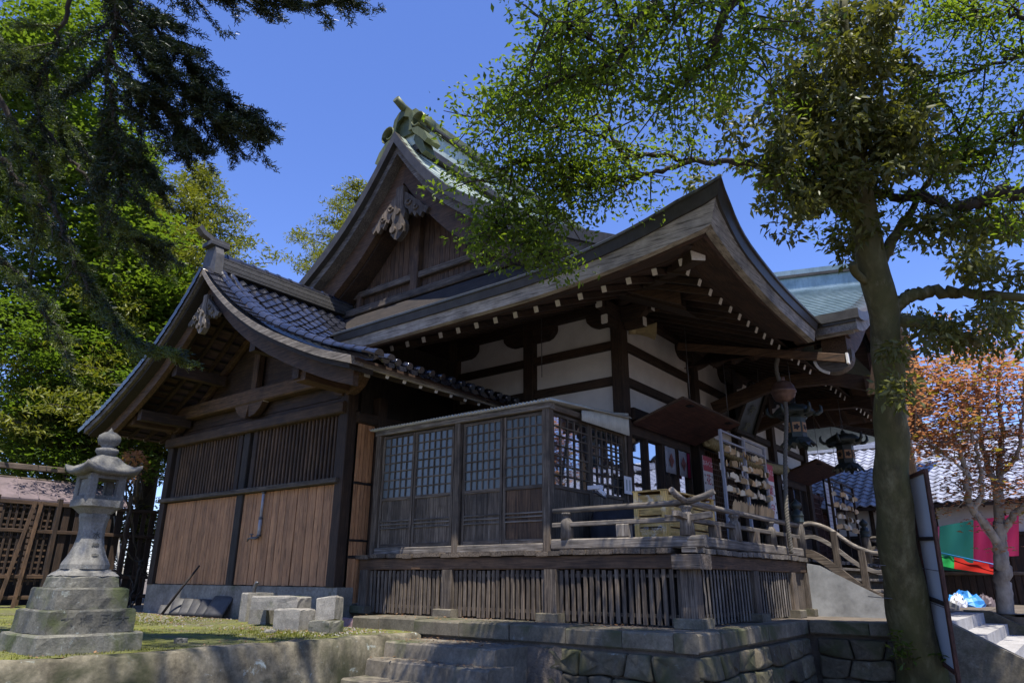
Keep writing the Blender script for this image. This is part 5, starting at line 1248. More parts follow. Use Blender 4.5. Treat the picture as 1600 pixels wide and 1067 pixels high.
ema_rack(-.55, y0+2.2, y0+4.6, float(onx(1308, 752, -.55)[2]), [float(onx(1310, q, -.55)[2]) for q in (775, 792, 808, 824)], 'brown wooden rack of plaques beyond the porch stairs', False, 'small plaque on the brown wooden rack beyond the stairs', 11)
# paper streamers tied around the rack foot
fs = tag(MB().box((0,0,0),(.001,.001,.001)).build('tmp', M['paper']), 'tmp', 'tmp'); bpy.data.objects.remove(fs)
# posters
def poster(c, w, h, head, body, lab):
    t = thing('fortune_poster', lab, 'poster', c-_v((0,0,h/2))); c = _v(c); X = c[0]
    bx('sheet', (X, c[1]-w/2, c[2]-h/2), (X+.01, c[1]+w/2, c[2]+h/2), M['paper'], t)
    bx('header', (X+.01, c[1]-w/2, c[2]+h*.26), (X+.013, c[1]+w/2, c[2]+h/2), M['red_paint'], t)
    letters(head, w*.27, M['paper'], (X+.015, c[1], c[2]+h*.38), (0,1,0), (0,0,1), t)
    for k, ch_ in enumerate(body): letters(ch_, w*.5, M['red_paint'], (X+.014, c[1], c[2]+h*(.12-.27*k)), (0,1,0), (0,0,1), t)
    for sg in (-1, 1):
        for k in range(5): letters('の' if k % 2 else 'り', w*.14, M['ink'], (X+.014, c[1]+sg*w*.38, c[2]+h*(.18-.12*k)), (0,1,0), (0,0,1), t)
poster(onx(1108, 762, -1.9), .5, 1.35, 'おみくじ', '花守', 'red and white poster left of the plaque rack below the straw rope')
poster(onx(1206, 780, -1.2), .52, 1.6, 'おみくじ', '願守', 'red and white poster right of the plaque rack beside the bell rope')
# straw rope
def twist(pts, R0, r, mat, name, parent=None, turns=10, strands=3, n=90):
    pts = smooth_curve(pts, n); b = MB()
    for s_ in range(strands):
        q = []
        for i, p in enumerate(pts):
            d = unit(pts[min(i+1, len(pts)-1)]-pts[max(i-1, 0)]); e1 = unit(np.cross(d, (.3,.9,.1))); e2 = np.cross(d, e1); a_ = 2*math.pi*(turns*i/len(pts)+s_/strands); q.append(p+(e1*math.cos(a_)+e2*math.sin(a_))*R0)
        b.tube(q, r, 6)
    return b.build(name, mat, parent)
sr = thing('straw_rope', 'thick twisted straw rope with white paper strips across the lattice doors', 'rope', (WX+.3, 8.8, 3.4))
twist([(WX+.3, 6.05, 3.62), (WX+.34, 7.4, 3.5), (WX+.36, 8.8, 3.45), (WX+.34, 10.2, 3.5), (WX+.3, 11.7, 3.62)], .07, .085, M['straw'], 'twisted_straw', sr, 16)
for y in (6.5, 7.9, 9.6, 11.0):
    b = MB(); z = 3.42
    for k in range(4): b.box((WX+.4, y+(.06 if k % 2 else -.02), z-.16), (WX+.405, y+(.16 if k % 2 else .08), z)); z -= .13
    b.build('paper_strip', M['paper'], sr)
# shrine name board tilted out over the doors
a, b_, c, d = onx(1147, 672, WX+.3), onx(1176, 682, WX+.3), onx(1197, 612, WX+1.0), onx(1172, 598, WX+1.0)
nbd = thing('name_board', 'dark carved name board tilted forward over the shrine entrance', 'sign board', a)
nr = unit(np.cross(b_-a, d-a)); MB().prism([a, b_, c, d], nr*-.06).build('board', M['bronze'], nbd)
for p, q in ((a, b_), (b_, c), (c, d), (d, a)): bar('frame', p+nr*.02, q+nr*.02, .09, .1, wood('dark', 'z'), nbd)
mc = (a+b_+c+d)/4
for k, ch_ in enumerate('水神宮'): letters(ch_, .34, M['copper_green'], mc+nr*.03+unit(d-a)*(.5-.5*k), b_-a, d-a, nbd)
MB().tube([(c+d)/2, (c+d)/2+_v((.05,0,.9))], .01, 5).build('hanger_wire', M['iron'], nbd)
# bell and rope
bc = onx(1224, 612, .15)
bl = thing('shrine_bell', 'round dull copper bell hanging from the porch ceiling', 'bell', bc-_v((0,0,.25)))
prof = [(.02,-.23),(.1,-.215),(.17,-.17),(.215,-.09),(.225,-.03),(.24,-.02),(.24,.02),(.225,.03),(.21,.1),(.16,.17),(.09,.21),(.03,.225)]
MB().lathe(prof, bc, 26).build('bell_body', M['bell'], bl); MB().tube([bc+_v((0,0,.2)), bc+_v((0,0,.3))], .05, 10).build('bell_loop', M['bell'], bl); MB().box(tuple(bc+_v((-.2,-.012,-.235))), tuple(bc+_v((.2,.012,-.15)))).build('bell_slot', M['black'], bl)
rt, rb_ = onx(1215, 560, .15), onx(1229, 800, .15); 
tag(twist([rt, bc+_v((-.05,-.1,.4)), bc+_v((.03,-.05,-.3)), onx(1227, 720, .15), rb_, rb_+_v((0,0,-.7))], .02, .025, M['rope'], 'bell_rope', None, 26, 3, 130), 'thick twisted pull rope hanging below the round bell', 'rope')
# hanging bronze lanterns
def hanging_lantern(c, sc, rot, lab, ztop):
    t = thing('hanging_lantern', lab, 'lantern', _v(c)-_v((0,0,.5*sc)), 'hanging bronze lanterns'); c = _v(c)
    MB().lathe([(.24*sc,-.3*sc),(.2*sc,-.27*sc),(.2*sc,.14*sc),(.25*sc,.17*sc)], c, 6, rot, False).build('body', M['bronze'], t)
    P = []
    for r_, z, up in ((.24,.15,0),(.36,.17,.03),(.4,.21,.05),(.37,.25,.045),(.33,.31,.03),(.22,.38,.01),(.1,.42,0),(.05,.44,0)):
        row = []
        for k in range(37): a_ = rot+2*math.pi*k/36; cor = (math.cos(6*(a_-rot))+1)/2; row.append(c+_v((r_*sc*math.cos(a_)*(1+.1*cor-.05), r_*sc*math.sin(a_)*(1+.1*cor-.05), (z+up*cor+.05*(1-cor)*(r_ > .2)*(r_ < .39))*sc)))
        P.append(row)
    MB().grid(P, True).build('lobed_roof', M['bronze'], t)
    for k in range(6):
        a_ = rot+math.pi*k/3; u_ = _v((math.cos(a_), math.sin(a_), 0))
        MB().tube([c+u_*.36*sc+_v((0,0,.2*sc)), c+u_*.46*sc+_v((0,0,.21*sc)), c+u_*.53*sc+_v((0,0,.27*sc)), c+u_*.53*sc+_v((0,0,.36*sc)), c+u_*.5*sc+_v((0,0,.4*sc))], [.035*sc,.04*sc,.04*sc,.026*sc,.008*sc], 7).build('roof_horn', M['bronze'], t)
        v_ = _v((-u_[1], u_[0], 0)); f0 = c+u_*.2*sc+_v((0,0,-.28*sc))
        MB().prism([f0-v_*.13*sc, f0+v_*.13*sc, f0+v_*.15*sc+u_*.12*sc-_v((0,0,.16*sc)), f0+v_*.06*sc+u_*.14*sc-_v((0,0,.13*sc)), f0+v_*.02*sc+u_*.17*sc-_v((0,0,.2*sc)), f0-v_*.02*sc+u_*.17*sc-_v((0,0,.2*sc)), f0-v_*.06*sc+u_*.14*sc-_v((0,0,.13*sc)), f0-v_*.15*sc+u_*.12*sc-_v((0,0,.16*sc))], -u_*.02*sc).build('leaf_foot', M['bronze'], t)
        am = a_+math.pi/6; n_ = _v((math.cos(am), math.sin(am), 0)); w_ = _v((-n_[1], n_[0], 0)); pc = c+n_*.176*sc-_v((0,0,.07*sc))
        pn = MB().prism([pc-w_*.075*sc-_v((0,0,.1*sc)), pc+w_*.075*sc-_v((0,0,.1*sc)), pc+w_*.075*sc+_v((0,0,.1*sc)), pc-w_*.075*sc+_v((0,0,.1*sc))], n_*.012).build('paper_panel', M['lantern_panel'], t)
        cr_ = [pc+n_*.014+(w_*math.cos(q)+_v((0,0,math.sin(q))))*.055*sc*(1+.22*math.cos(5*q)) for q in np.linspace(0, 2*math.pi, 30, endpoint=False)]; MB().prism(cr_, n_*.004).build('crest', M['ink'], pn)
    MB().lathe([(.05*sc,.43*sc),(.06*sc,.47*sc),(.03*sc,.52*sc)], c, 10).build('crown_knob', M['bronze'], t)
    for k in range(5): z = .52*sc+k*.07; MB().tube([c+_v((.025*math.cos(q) if k % 2 else 0, 0 if k % 2 else .025*math.cos(q), z+.05*math.sin(q)+.03)) for q in np.linspace(0, 6.2, 9)], .008, 5).build('chain_link', M['iron'], t)
    MB().tube([c+_v((0,0,.52*sc+.35)), (c[0], c[1], ztop)], .008, 5).build('hanger_wire', M['iron'], t)
M['lantern_panel'] = plain('lantern_paper', (.34,.2,.1), .7, .15, 6)
hanging_lantern(onx(1243, 664, .0), 1.0, .35, 'large dark bronze lantern with curled horns beside the bell rope', 5.05)
hanging_lantern(onx(1321, 706, .0), 1.05, .5, 'dark bronze lantern hanging against the tiled roof, lower of the pair', 5.3)
for (px_, py, X, lab) in ((1176, 548, -.55, 'white cylinder lamp under the front eave rafters'), (1337, 657, -.5, 'tilted white cylinder lamp under the rafters beyond the porch')):
    c = onx(px_, py, X); t = thing('eave_lamp', lab, 'lamp', c); MB().tube([c+_v((0,0,-.12)), c+_v((0,0,.1))], [.085,.085], 12).build('lamp_shade', M['paper'], t); MB().tube([c+_v((0,0,.1)), c+_v((0,0,.34))], .02, 6).build('lamp_stem', M['iron'], t)
# far end of the front: lattice shutters and a notice board
fs_ = thing('lattice_shutter', 'red-brown lattice shutters past the far end of the hall front', 'shutter', (WX, 16, 1.0))
for y0 in (15.0, 16.05): 
    bx('shutter_frame', (WX-.05, y0, 3.2), (WX+.03, y0+1, 3.32), wood('red', 'y'), fs_); bx('shutter_frame', (WX-.05, y0, 1.0), (WX+.03, y0+1, 1.15), wood('red', 'y'), fs_)
    bx('shutter_stile', (WX-.06, y0, 1.0), (WX+.04, y0+.08, 3.4), wood('red', 'z'), fs_); lattice(fs_, y0+.1, y0+.98, 1.2, 3.2, 7, 12, wood('red', 'z'))
nbo = thing('notice_board', 'pale printed notice board standing by the lattice shutters', 'notice board', onx(1297, 830, -.9)); c = onx(1297, 790, -.9)
bx('board', c+_v((0,-.42,-.62)), c+_v((.03,.42,.62)), M['paper'], nbo); bx('board_bar', c+_v((.0,-.45,-.03)), c+_v((.04,.45,.03)), wood('dark', 'y'), nbo); bx('board_bar', c+_v((.0,-.45,.6)), c+_v((.04,.45,.66)), wood('dark', 'y'), nbo)
for k in range(-5, 6): bx('written_line', c+_v((.03,-.32,k*.105-.01)), c+_v((.033,.32,k*.105+.012)), plain('faint_ink', (.5,.42,.48), .8) if k == -5 else bpy.data.materials['faint_ink'], nbo)
for sg in (-1, 1): bx('board_leg', c+_v((.0,sg*.42-.03,-1.9)), c+_v((.04,sg*.42+.03,.66)), wood('dark', 'z'), nbo)
# ---------------------------------------------------------------- low tiled building behind the right-hand court
BY, BEY, BZE, BRY, BRZ = 17.0, 16.1, 2.88, 20.6, 5.45
BK = thing('tiled_outbuilding', 'long low building with silver-blue tiled roof, white upper wall and brown board base', 'building', (4, BY, 0))
bx('board_wall', (-7, BY, -.1), (22, BY+.12, 2.0), wood('brown', 'z'), BK)
bx('white_wall', (-7, BY-.02, 2.0), (22, BY+.12, 2.95), M['plaster'], BK)
bar('wall_rail', (-7, BY-.05, 1.98), (22, BY-.05, 1.98), .1, .1, wood('dark', 'x'), BK); bar('wall_rail', (-7, BY-.05, .85), (22, BY-.05, .85), .08, .1, wood('grey', 'x'), BK)
for x in np.arange(-6.5, 22, 1.82): bx('wall_post', (x-.06, BY-.06, -.1), (x+.06, BY, 2.95), wood('brown', 'z'), BK)
shared_boxes('wall_board', (-.085, -.012, 0), (.085, .012, .86), wood('brown', 'z'), BK, [(x, BY-.02, -.06) for x in np.arange(-1, 9, .19)])
bar('eave_fascia', (-7, BEY+.06, BZE-.06), (22, BEY+.06, BZE-.06), .05, .12, wood('brown', 'x'), BK)
MB().slab([[(-7, BEY+.05, BZE-.02), (22, BEY+.05, BZE-.02)], [(-7, BRY, BRZ-.06), (22, BRY, BRZ-.06)], [(-7, 2*BRY-BEY, BZE-.02), (22, 2*BRY-BEY, BZE-.02)]], (0,0,-.06), False).build('roof_deck', wood('dark', 'x'), BK)
for x in np.arange(-6.8, 22, .6): bar('eave_rafter', (x, BEY+.12, BZE-.13), (x, BY, BZE+.42), .06, .08, wood('brown', 'y'), BK)
bd = unit((0, BRY-BEY, BRZ-BZE)); bn = np.cross((1,0,0), bd); LB = math.hypot(BRY-BEY, BRZ-BZE)
BW, BL = .31, .30
def pantile2():
    b = MB(); sec = [(-BW/2+k/8*(BW+.03), .034*math.cos(k/8*2*math.pi+.3)) for k in range(9)]
    b.grid([[(x, -.02-BL, z+.032) for x, z in sec], [(x, .03, z) for x, z in sec]], True)
    lo = [(x, -.02-BL, z+.032) for x, z in sec]+[(x, -.02-BL, z-.004) for x, z in sec]
    b.add(lo, [(k, 9+k, 10+k, k+1) for k in range(8)]); return b
P2 = pantile2().mesh('roof_tile', M['tile_silver']); nr = int(LB/BL); tiles = []
for c_ in range(95):
    x = -6.9+c_*BW
    for r_ in range(nr): tiles.append((x, r_))
rot = frame_rot((1,0,0), bd, bn); vis = [q for q in tiles if -4.3 < q[0] < 4.6]; vis.sort(key=lambda q: (abs(q[0]-1.2) > 3.2, q[1])); vis = vis[:300]; vs_ = set(vis)
for x, r_ in vis:
    p = _v((x, BEY, BZE))+bd*(BL*(r_+1))+bn*.03; place('roof_tile', P2, p, BK, rot=rot)
va = np.array([v.co[:] for v in P2.vertices]); fa = [tuple(p.vertices) for p in P2.polygons]; b = MB(); Rm = np.array([(1,0,0), bd, bn])
for x, r_ in tiles:
    if (x, r_) not in vs_: b.add(va@Rm+_v((x, BEY, BZE))+bd*(BL*(r_+1))+bn*.03, fa, True)
b.build('outer_roof_tiles', M['tile_silver'], BK, kind='stuff')
for k in range(4): bar('ridge_course', (-7, BRY, BRZ+.03+k*.06), (22, BRY, BRZ+.03+k*.06), .4-.05*k, .05, M['tile_silver'], BK)
MB().tube([(-7, BRY, BRZ+.28), (22, BRY, BRZ+.28)], .1, 10).build('ridge_cap', M['tile_silver'], BK)
# coloured cloth hung along its wall, lower edge lifted on a blue cord
bn_ = thing('striped_banner', 'crimson and green striped cloth banner hung on the outbuilding wall', 'banner', ony(1510, 880, BEY-.3))
def clothq(px, py, rw, name, mat, seed):
    """cloth patch between photo columns px and rows py at the wall"""
    r = np.random.default_rng(seed); P = []
    for j in range(9):
        row = []
        for i in range(13):
            u, v = i/12, j/8; X = px[0]*(1-u)+px[1]*u; Yp = (py[0]*(1-u)+py[1]*u)*(1-v)+(py[2]*(1-u)+py[3]*u)*v
            q = ony(X, Yp, BEY-.35+.03*math.sin(u*9+seed)+.025*math.sin(v*5+u*7)-rw*v); row.append(q)
        P.append(row)
    MB().grid(P).build(name, mat, bn_)
clothq((1465, 1468), (822, 822, 895, 895), .0, 'cloth_stripe', M['c_pink'], 1); clothq((1468, 1521), (822, 812, 890, 893), .0, 'cloth_stripe', M['c_teal'], 2); clothq((1521, 1556), (812, 808, 893, 884), .0, 'cloth_stripe', M['c_red'], 3)
clothq((1552, 1592), (808, 802, 870, 868), .0, 'cloth_stripe', M['c_red'], 6)
clothq((1464, 1491), (863, 870, 882, 888), .15, 'lower_fold', M['c_bright'], 4); clothq((1491, 1552), (870, 882, 888, 897), .15, 'lower_fold', M['c_scarlet'], 5)
MB().tube([ony(1464, 862, BEY-.4), ony(1552, 881, BEY-.5), ony(1578, 888, BEY-.5)], .015, 6).build('hanging_cord', M['blue_tarp'], bn_)
# tarpaulin heap and bag
def heap(px0, px1, pyb, pyt, Yd, name, mat, lab, seed, cat):
    a, b_ = ony(px0, pyb, Yd), ony(px1, pyb, Yd); h = ony((px0+px1)/2, pyt, Yd)[2]-a[2]; r = np.random.default_rng(seed); P = []; L = np.linalg.norm(b_-a); zb = -.03
    for j in range(10):
        ph = math.pi/2*j/9; row = []
        for i in range(21):
            th = 2*math.pi*i/20; k_ = 1+.18*math.sin(3*th+seed)+.12*math.sin(5*th+2*seed+j); c = (a+b_)/2
            row.append((c[0]+L/2*math.cos(th)*math.cos(ph)*k_, c[1]+.5*math.sin(th)*math.cos(ph)*k_, zb+h*math.sin(ph)*(1+.16*math.sin(4*th+j+seed))+r.normal()*.035*(j > 0)))
        P.append(row)
    return tag(MB().grid(P, False).build(name, mat), lab, cat)
heap(1478, 1540, 951, 931, 13.6, 'blue_tarpaulin', M['blue_tarp'], 'crumpled blue tarpaulin heaped at the top of the pale steps', 3, 'tarpaulin')
heap(1483, 1514, 952, 935, 13.0, 'plastic_bag', M['bag'], 'lumpy translucent plastic bag on the blue tarpaulin', 5, 'bag')
heap(1525, 1556, 951, 935, 14.2, 'brush_pile', M['rust'], 'heap of brown brush and boards beside the tarpaulin', 8, 'brush pile')
# tall board leaning on the tree
TL_, TR_, BL_, BR_ = ond(1419, 747, 10.3), ond(1446, 735, 9.75), ond(1468, 1030, 10.0), ond(1496, 1052, 9.45)
sg_ = thing('leaning_board', 'tall narrow frosted board in a red-brown frame leaning on the tree trunk', 'board', (BL_[0], BL_[1], GZ))
nrm = unit(np.cross(TR_-TL_, BL_-TL_)); nrm = nrm if nrm@(CC-TL_) > 0 else -nrm
MB().prism([TL_, TR_, BR_, BL_], -nrm*.02).build('panel', M['board_pale'], sg_)
def ext(a, b_, z): t = (z-a[2])/(b_[2]-a[2]); return a+(b_-a)*t
bar('frame_upright', TL_+(TL_-BL_)*.02, ext(TL_, BL_, GZ-.03), .05, .05, wood('red', 'z'), sg_, up=nrm); bar('frame_upright', TR_+(TR_-BR_)*.01, ext(TR_, BR_, GZ-.03), .06, .05, wood('red', 'z'), sg_, up=nrm)
for t in (0, .34, .665, 1): p, q = TL_+(BL_-TL_)*t, TR_+(BR_-TR_)*t; bar('frame_rail', p+nrm*.012, q+nrm*.012, .05, .05, wood('red' if t in (0, 1) else 'dark', 'x'), sg_, up=nrm)
for t in (.5, .68): 
    p = TR_+(BR_-TR_)*t+nrm*.04; c = ond(1400, float(747+(1030-747)*t)-4, 10.0); MB().tube([p, TL_+(BL_-TL_)*t+nrm*.05, c+CF*0, c-CR*.35+CF*.1], .006, 5).build('tie_wire', M['iron'], sg_)
# ---------------------------------------------------------------- trees
def leaf_cloud(name, centers, radii, dirs, n_per, size, mat, parent, seed, aspect=.45, flat=0.0, droop=0.0, fold=.25, jitter=.35, shell=.0, six=False):
    """one mesh of many small folded leaves spread through clumps (ellipsoids)"""
    r = np.random.default_rng(seed); C_ = np.repeat(np.asarray(centers), n_per, 0); R0 = np.repeat(np.asarray(radii), n_per, 0); N = len(C_)
    d = r.normal(size=(N, 3)); d /= np.linalg.norm(d, axis=1)[:, None]; rad = r.random(N)**(1/3 if shell == 0 else 1/6)
    p = C_+d*R0*rad[:, None]*(1+r.normal(size=(N, 1))*.12)
    nrm = r.normal(size=(N, 3))*(1-flat); nrm[:, 2] += flat*1.6+.25; nrm /= np.linalg.norm(nrm, axis=1)[:, None]
    t = r.normal(size=(N, 3)); t += d*.8; t[:, 2] -= droop; t -= nrm*(t*nrm).sum(1)[:, None]; t /= np.linalg.norm(t, axis=1)[:, None]+1e-9
    s_ = np.cross(nrm, t); L = size*(1+r.normal(size=N)*jitter*.6).clip(.45, 1.8)[:, None]; Wd = L*aspect
    up = nrm*Wd*fold
    a = p; b = p+t*L*.45+s_*Wd*.5+up; c = p+t*L; e = p+t*L*.45-s_*Wd*.5+up
    V = np.stack([a, b, c, e], 1).reshape(-1, 3)
    idx = np.arange(N)*4; F = np.stack([idx, idx+1, idx+2, idx, idx+2, idx+3], 1).reshape(-1, 3)
    return raw_mesh(name, V, F, mat, parent)
def raw_mesh(name, V, F, mat, parent, kind=None):
    me = bpy.data.meshes.new(name); o = _v(WL[parent]) if parent is not None else np.zeros(3); k = F.shape[1]
    me.vertices.add(len(V)); me.vertices.foreach_set('co', (V-o).astype(np.float32).ravel())
    me.loops.add(F.size); me.loops.foreach_set('vertex_index', F.astype(np.int32).ravel())
    me.polygons.add(len(F)); me.polygons.foreach_set('loop_start', (np.arange(len(F))*k).astype(np.int32)); me.polygons.foreach_set('loop_total', np.full(len(F), k, np.int32))
    me.update(calc_edges=True); me.materials.append(mat)
    return place(name, me, o, parent, kind)
def limb(b, pts, r0, r1, n=8, wob=.05, seed=0, segs=10):
    r = np.random.default_rng(seed); q = smooth_curve(pts, segs*(len(pts)-1)); k = len(q)
    q = [p+(r.normal(size=3)*wob*min(i, k-1-i)/k if 0 < i < k-1 else 0) for i, p in enumerate(q)]
    b.tube(q, [r0+(r1-r0)*(i/(k-1))**.8 for i in range(k)], n); return q
def twigs(b, path, n, L, r, seed, down=0.0, spread=1.0, t0=.15):
    """side twigs along a limb; returns their tips"""
    rr = np.random.default_rng(seed); tips = []
    for i in range(n):
        k = int((t0+(1-t0)*rr.random())*(len(path)-1)); p = path[k]; d = unit(path[min(k+1, len(path)-1)]-path[max(k-1, 0)])
        e = unit(d*.7+rr.normal(size=3)*spread); e[2] -= down; e = unit(e); l = L*rr.uniform(.5, 1.2); m_ = p+e*l*.5+rr.normal(size=3)*l*.08; q = p+e*l+_v((0,0,-down*l*.3))
        b.tube([p, m_, q], [r, r*.7, r*.35], 5); tips += [m_, q]
    return tips
# ---- A: evergreen with the mossy trunk, right foreground
EVG = thing('evergreen_tree', 'broadleaf evergreen with a thick green mossy trunk beside the porch', 'tree', (2.25, 1.3, GZ))
DT = 10.1                                              # depth of the trunk from the camera
tr = MB(); tp = [(1452, 1130, .44), (1445, 1067, .36), (1432, 1010, .31), (1418, 945, .285), (1405, 867, .262), (1395, 770, .24), (1393, 690, .228), (1389, 590, .2), (1380, 490, .205), (1360, 395, .205), (1347, 330, .18), (1340, 260, .16), (1330, 180, .12), (1325, 90, .08), (1318, 0, .05)]
pts = [ond(x, y, DT) for x, y, r_ in tp]; q = smooth_curve(pts, 70); rs_ = np.interp(np.linspace(0, 1, len(q)), np.linspace(0, 1, len(tp)), [t[2] for t in tp]); rg = np.random.default_rng(4)
tr.tube(q, [float(a) for a in rs_], 18)
tr.v = [tuple(_v(v)+.018*_v((math.sin(v[2]*5+v[0]*13), math.sin(v[2]*4.3+v[1]*15), 0))) for v in tr.v]
lm = []
def plimb(pp, r0, r1, seed, wob=.06):
    pts = [ond(x, y, d_) for x, y, d_ in pp]; qq = limb(tr, pts, r0, r1, 8, wob, seed); lm.append(qq); return qq
l2 = plimb([(1398, 480, 10.1), (1425, 462, 10.0), (1470, 458, 9.9), (1540, 460, 9.7), (1640, 470, 9.5)], .11, .06, 2)
l3 = plimb([(1400, 500, 10.1), (1440, 505, 10.1), (1490, 520, 10.1), (1530, 538, 10.1)], .1, .06, 3)
l4 = plimb([(1370, 420, 10.1), (1400, 365, 10.2), (1425, 325, 10.3), (1470, 250, 10.6)], .1, .03, 4)
l5 = plimb([(1345, 330, 10.1), (1320, 250, 9.9), (1332, 190, 9.8), (1330, 120, 9.7)], .07, .02, 5)
l6 = plimb([(1350, 340, 10.1), (1300, 290, 10.0), (1270, 240, 9.9), (1240, 160, 9.8)], .07, .02, 6)
l7 = plimb([(1355, 370, 10.1), (1330, 335, 10.6), (1290, 300, 10.9), (1220, 250, 11.2)], .06, .02, 7)
st_ = plimb([(1352, 440, 10.05), (1336, 425, 9.95), (1332, 412, 9.9)], .06, .06, 8, 0)
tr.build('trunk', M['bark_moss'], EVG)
cl = []
def clump(px_, py, d_, r_): cl.append((ond(px_, py, d_), r_))
r = np.random.default_rng(9)
for (px_, py, w, h, k) in ((1320, 60, 110, 70, 36), (1290, 160, 125, 70, 46), (1350, 220, 85, 60, 26), (1240, 250, 90, 60, 26), (1310, 290, 65, 40, 18), (1420, 230, 50, 60, 12), (1250, 320, 40, 35, 9), (1325, 370, 30, 22, 6), (1500, 260, 80, 40, 7), (1480, 360, 80, 30, 8), (1570, 370, 50, 40, 7), (1540, 430, 70, 30, 7), (1510, 525, 60, 20, 8), (1450, 505, 40, 20, 5), (1560, 490, 40, 20, 5), (1400, 590, 12, 40, 4), (1380, 130, 50, 60, 12)):
    for _ in range(k): clump(px_+r.normal()*w*.55, py+r.normal()*h*.55, DT+r.uniform(-.9, .9), r.uniform(.16, .34))
leaf_cloud('crown', [c for c, _ in cl], [(q_, q_, q_*.75) for _, q_ in cl], None, 95, .125, M['leaf_evergreen'], EVG, 5, .42, .1, 1.0)
# sprig of shoots on the trunk foot
sp2 = thing('trunk_shoots', 'small leafy shoots sprouting at the foot of the mossy trunk', 'plant', ond(1410, 1030, 9.8)); b = MB(); sh = []
for (x, y) in ((1402, 985), (1412, 1005), (1420, 1012), (1396, 1010), (1408, 1025), (1462, 1022)):
    a = ond(x+8, y+30, 9.85); c = ond(x, y, 9.75); b.tube([a, (a+c)/2, c], .006, 5); sh += [c, (a+c)/2]
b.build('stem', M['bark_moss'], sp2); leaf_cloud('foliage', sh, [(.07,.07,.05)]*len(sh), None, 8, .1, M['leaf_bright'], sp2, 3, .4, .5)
# ---- B: zelkova whose limbs reach in over the roof from above
ZEL = thing('zelkova_tree', 'fine-leaved green tree spreading its branches over the hall roof', 'tree', (7.2, -3.2, GZ)); zb = MB(); zt_ = []
trunk = limb(zb, [(7.2, -3.2, GZ-.1), (7.1, -3.1, 2.5), (6.6, -2.9, 6), (5.9, -2.8, 9), (5.0, -2.4, 12.5)], .42, .16, 14, .1, 2)
def zlimb(pp, r0, r1, seed, ntw=26, L=.75):
    pts = [ond(*p_) if len(p_) == 3 and p_[0] > 100 else _v(p_) for p_ in pp]; qq = limb(zb, pts, r0, r1, 8, .1, seed); tt = twigs(zb, qq, ntw, L, .014, seed+50, .12, .9); zt_.extend(tt); zt_.extend(qq[len(qq)//2:][::3]); return qq
S1 = (5.9, -2.8, 8.8)
zlimb([(6.7, -2.95, 5.6), (1640, 275, 8.8), (1560, 300, 9.2), (1500, 322, 9.6), (1420, 305, 10.2), (1350, 300, 10.5), (1270, 285, 10.2), (1215, 262, 9.8), (1090, 250, 9.6), (1000, 243, 9.6), (910, 262, 9.6), (850, 315, 9.6)], .11, .016, 1, 40)
zlimb([(1090, 248, 9.6), (1000, 278, 9.5), (930, 290, 9.4), (860, 292, 9.4)], .04, .012, 2, 26)
zlimb([(980, 250, 9.6), (940, 190, 9.5), (905, 150, 9.4), (880, 128, 9.3)], .03, .01, 3, 20)
zlimb([S1, (1350, -150, 8.2), (1148, 0, 8.2), (1115, 90, 8.3), (1075, 120, 8.4), (1030, 165, 8.5)], .09, .016, 4, 34)
zlimb([S1, (1250, -200, 7.8), (1015, 0, 7.9), (965, 95, 8.0), (890, 122, 8.1), (800, 150, 8.2)], .08, .014, 5, 38)
zlimb([(960, 90, 8.0), (925, 60, 7.9), (880, 45, 7.8), (830, 20, 7.7)], .03, .01, 6, 22)
zlimb([(890, 300, 9.4), (850, 340, 9.2), (830, 370, 9.0), (845, 400, 8.9)], .022, .008, 7, 20, .55)
zlimb([(1000, 243, 9.6), (900, 200, 9.2), (820, 180, 9.0), (760, 160, 8.8)], .03, .01, 8, 30)
zlimb([(930, 290, 9.4), (880, 260, 9.2), (820, 250, 9.0), (770, 290, 8.9)], .025, .008, 9, 30)
zlimb([(1148, 0, 8.2), (1100, -30, 8.1), (1040, 40, 8.0), (960, 20, 7.9)], .03, .01, 10, 24)
zlimb([(1150, -20, 8.2), (1170, 60, 8.6), (1160, 110, 8.8)], .03, .01, 11, 16)
zlimb([(830, 330, 9.2), (790, 350, 9.1), (770, 340, 9.0)], .016, .006, 12, 14, .5)
zlimb([S1, (1800, -100, 8), (1640, 60, 9), (1560, 100, 9.5), (1460, 120, 10)], .07, .012, 13, 36)
zlimb([(1640, 60, 9), (1600, 180, 9.4), (1530, 240, 9.8), (1490, 200, 10)], .04, .01, 14, 34)
zlimb([(1640, 60, 9), (1580, 20, 9.2), (1500, 30, 9.6), (1440, 10, 10)], .04, .01, 15, 30)
n_vis = len(zt_)
# the rest of the canopy, above the picture, shades the yard
for k, (c, s_) in enumerate((((2, -7, 12), 1), ((-1, -8, 12.5), 2), ((4, -6, 12), 3), ((5, -9.5, 11.5), 5), ((-3, -9.5, 12), 6), ((7, -7, 12), 7), ((1.5, -10, 11.5), 9), ((-6, -9.5, 12.5), 10), ((8.2, -3, 13), 11), ((4.6, -3.6, 13.5), 12))):
    qq = limb(zb, [trunk[-8], (_v(trunk[-8])+_v(c))/2+_v((0,0,.6)), c], .08, .02, 6, .15, 30+s_); zt_.extend(twigs(zb, qq, 30, 1.4, .015, 80+s_, 0, 1.0, .45))
zb.build('trunk', M['bark_dark'], ZEL)
zc_ = np.array(zt_); leaf_cloud('crown', zc_[:n_vis], [(.3, .3, .17)]*n_vis, None, 34, .082, M['leaf_zelkova'], ZEL, 6, .42, .3, .4)
leaf_cloud('upper_crown', zc_[n_vis:], [(.6, .6, .35)]*(len(zc_)-n_vis), None, 15, .14, M['leaf_zelkova'], ZEL, 8, .42, .3, .4)
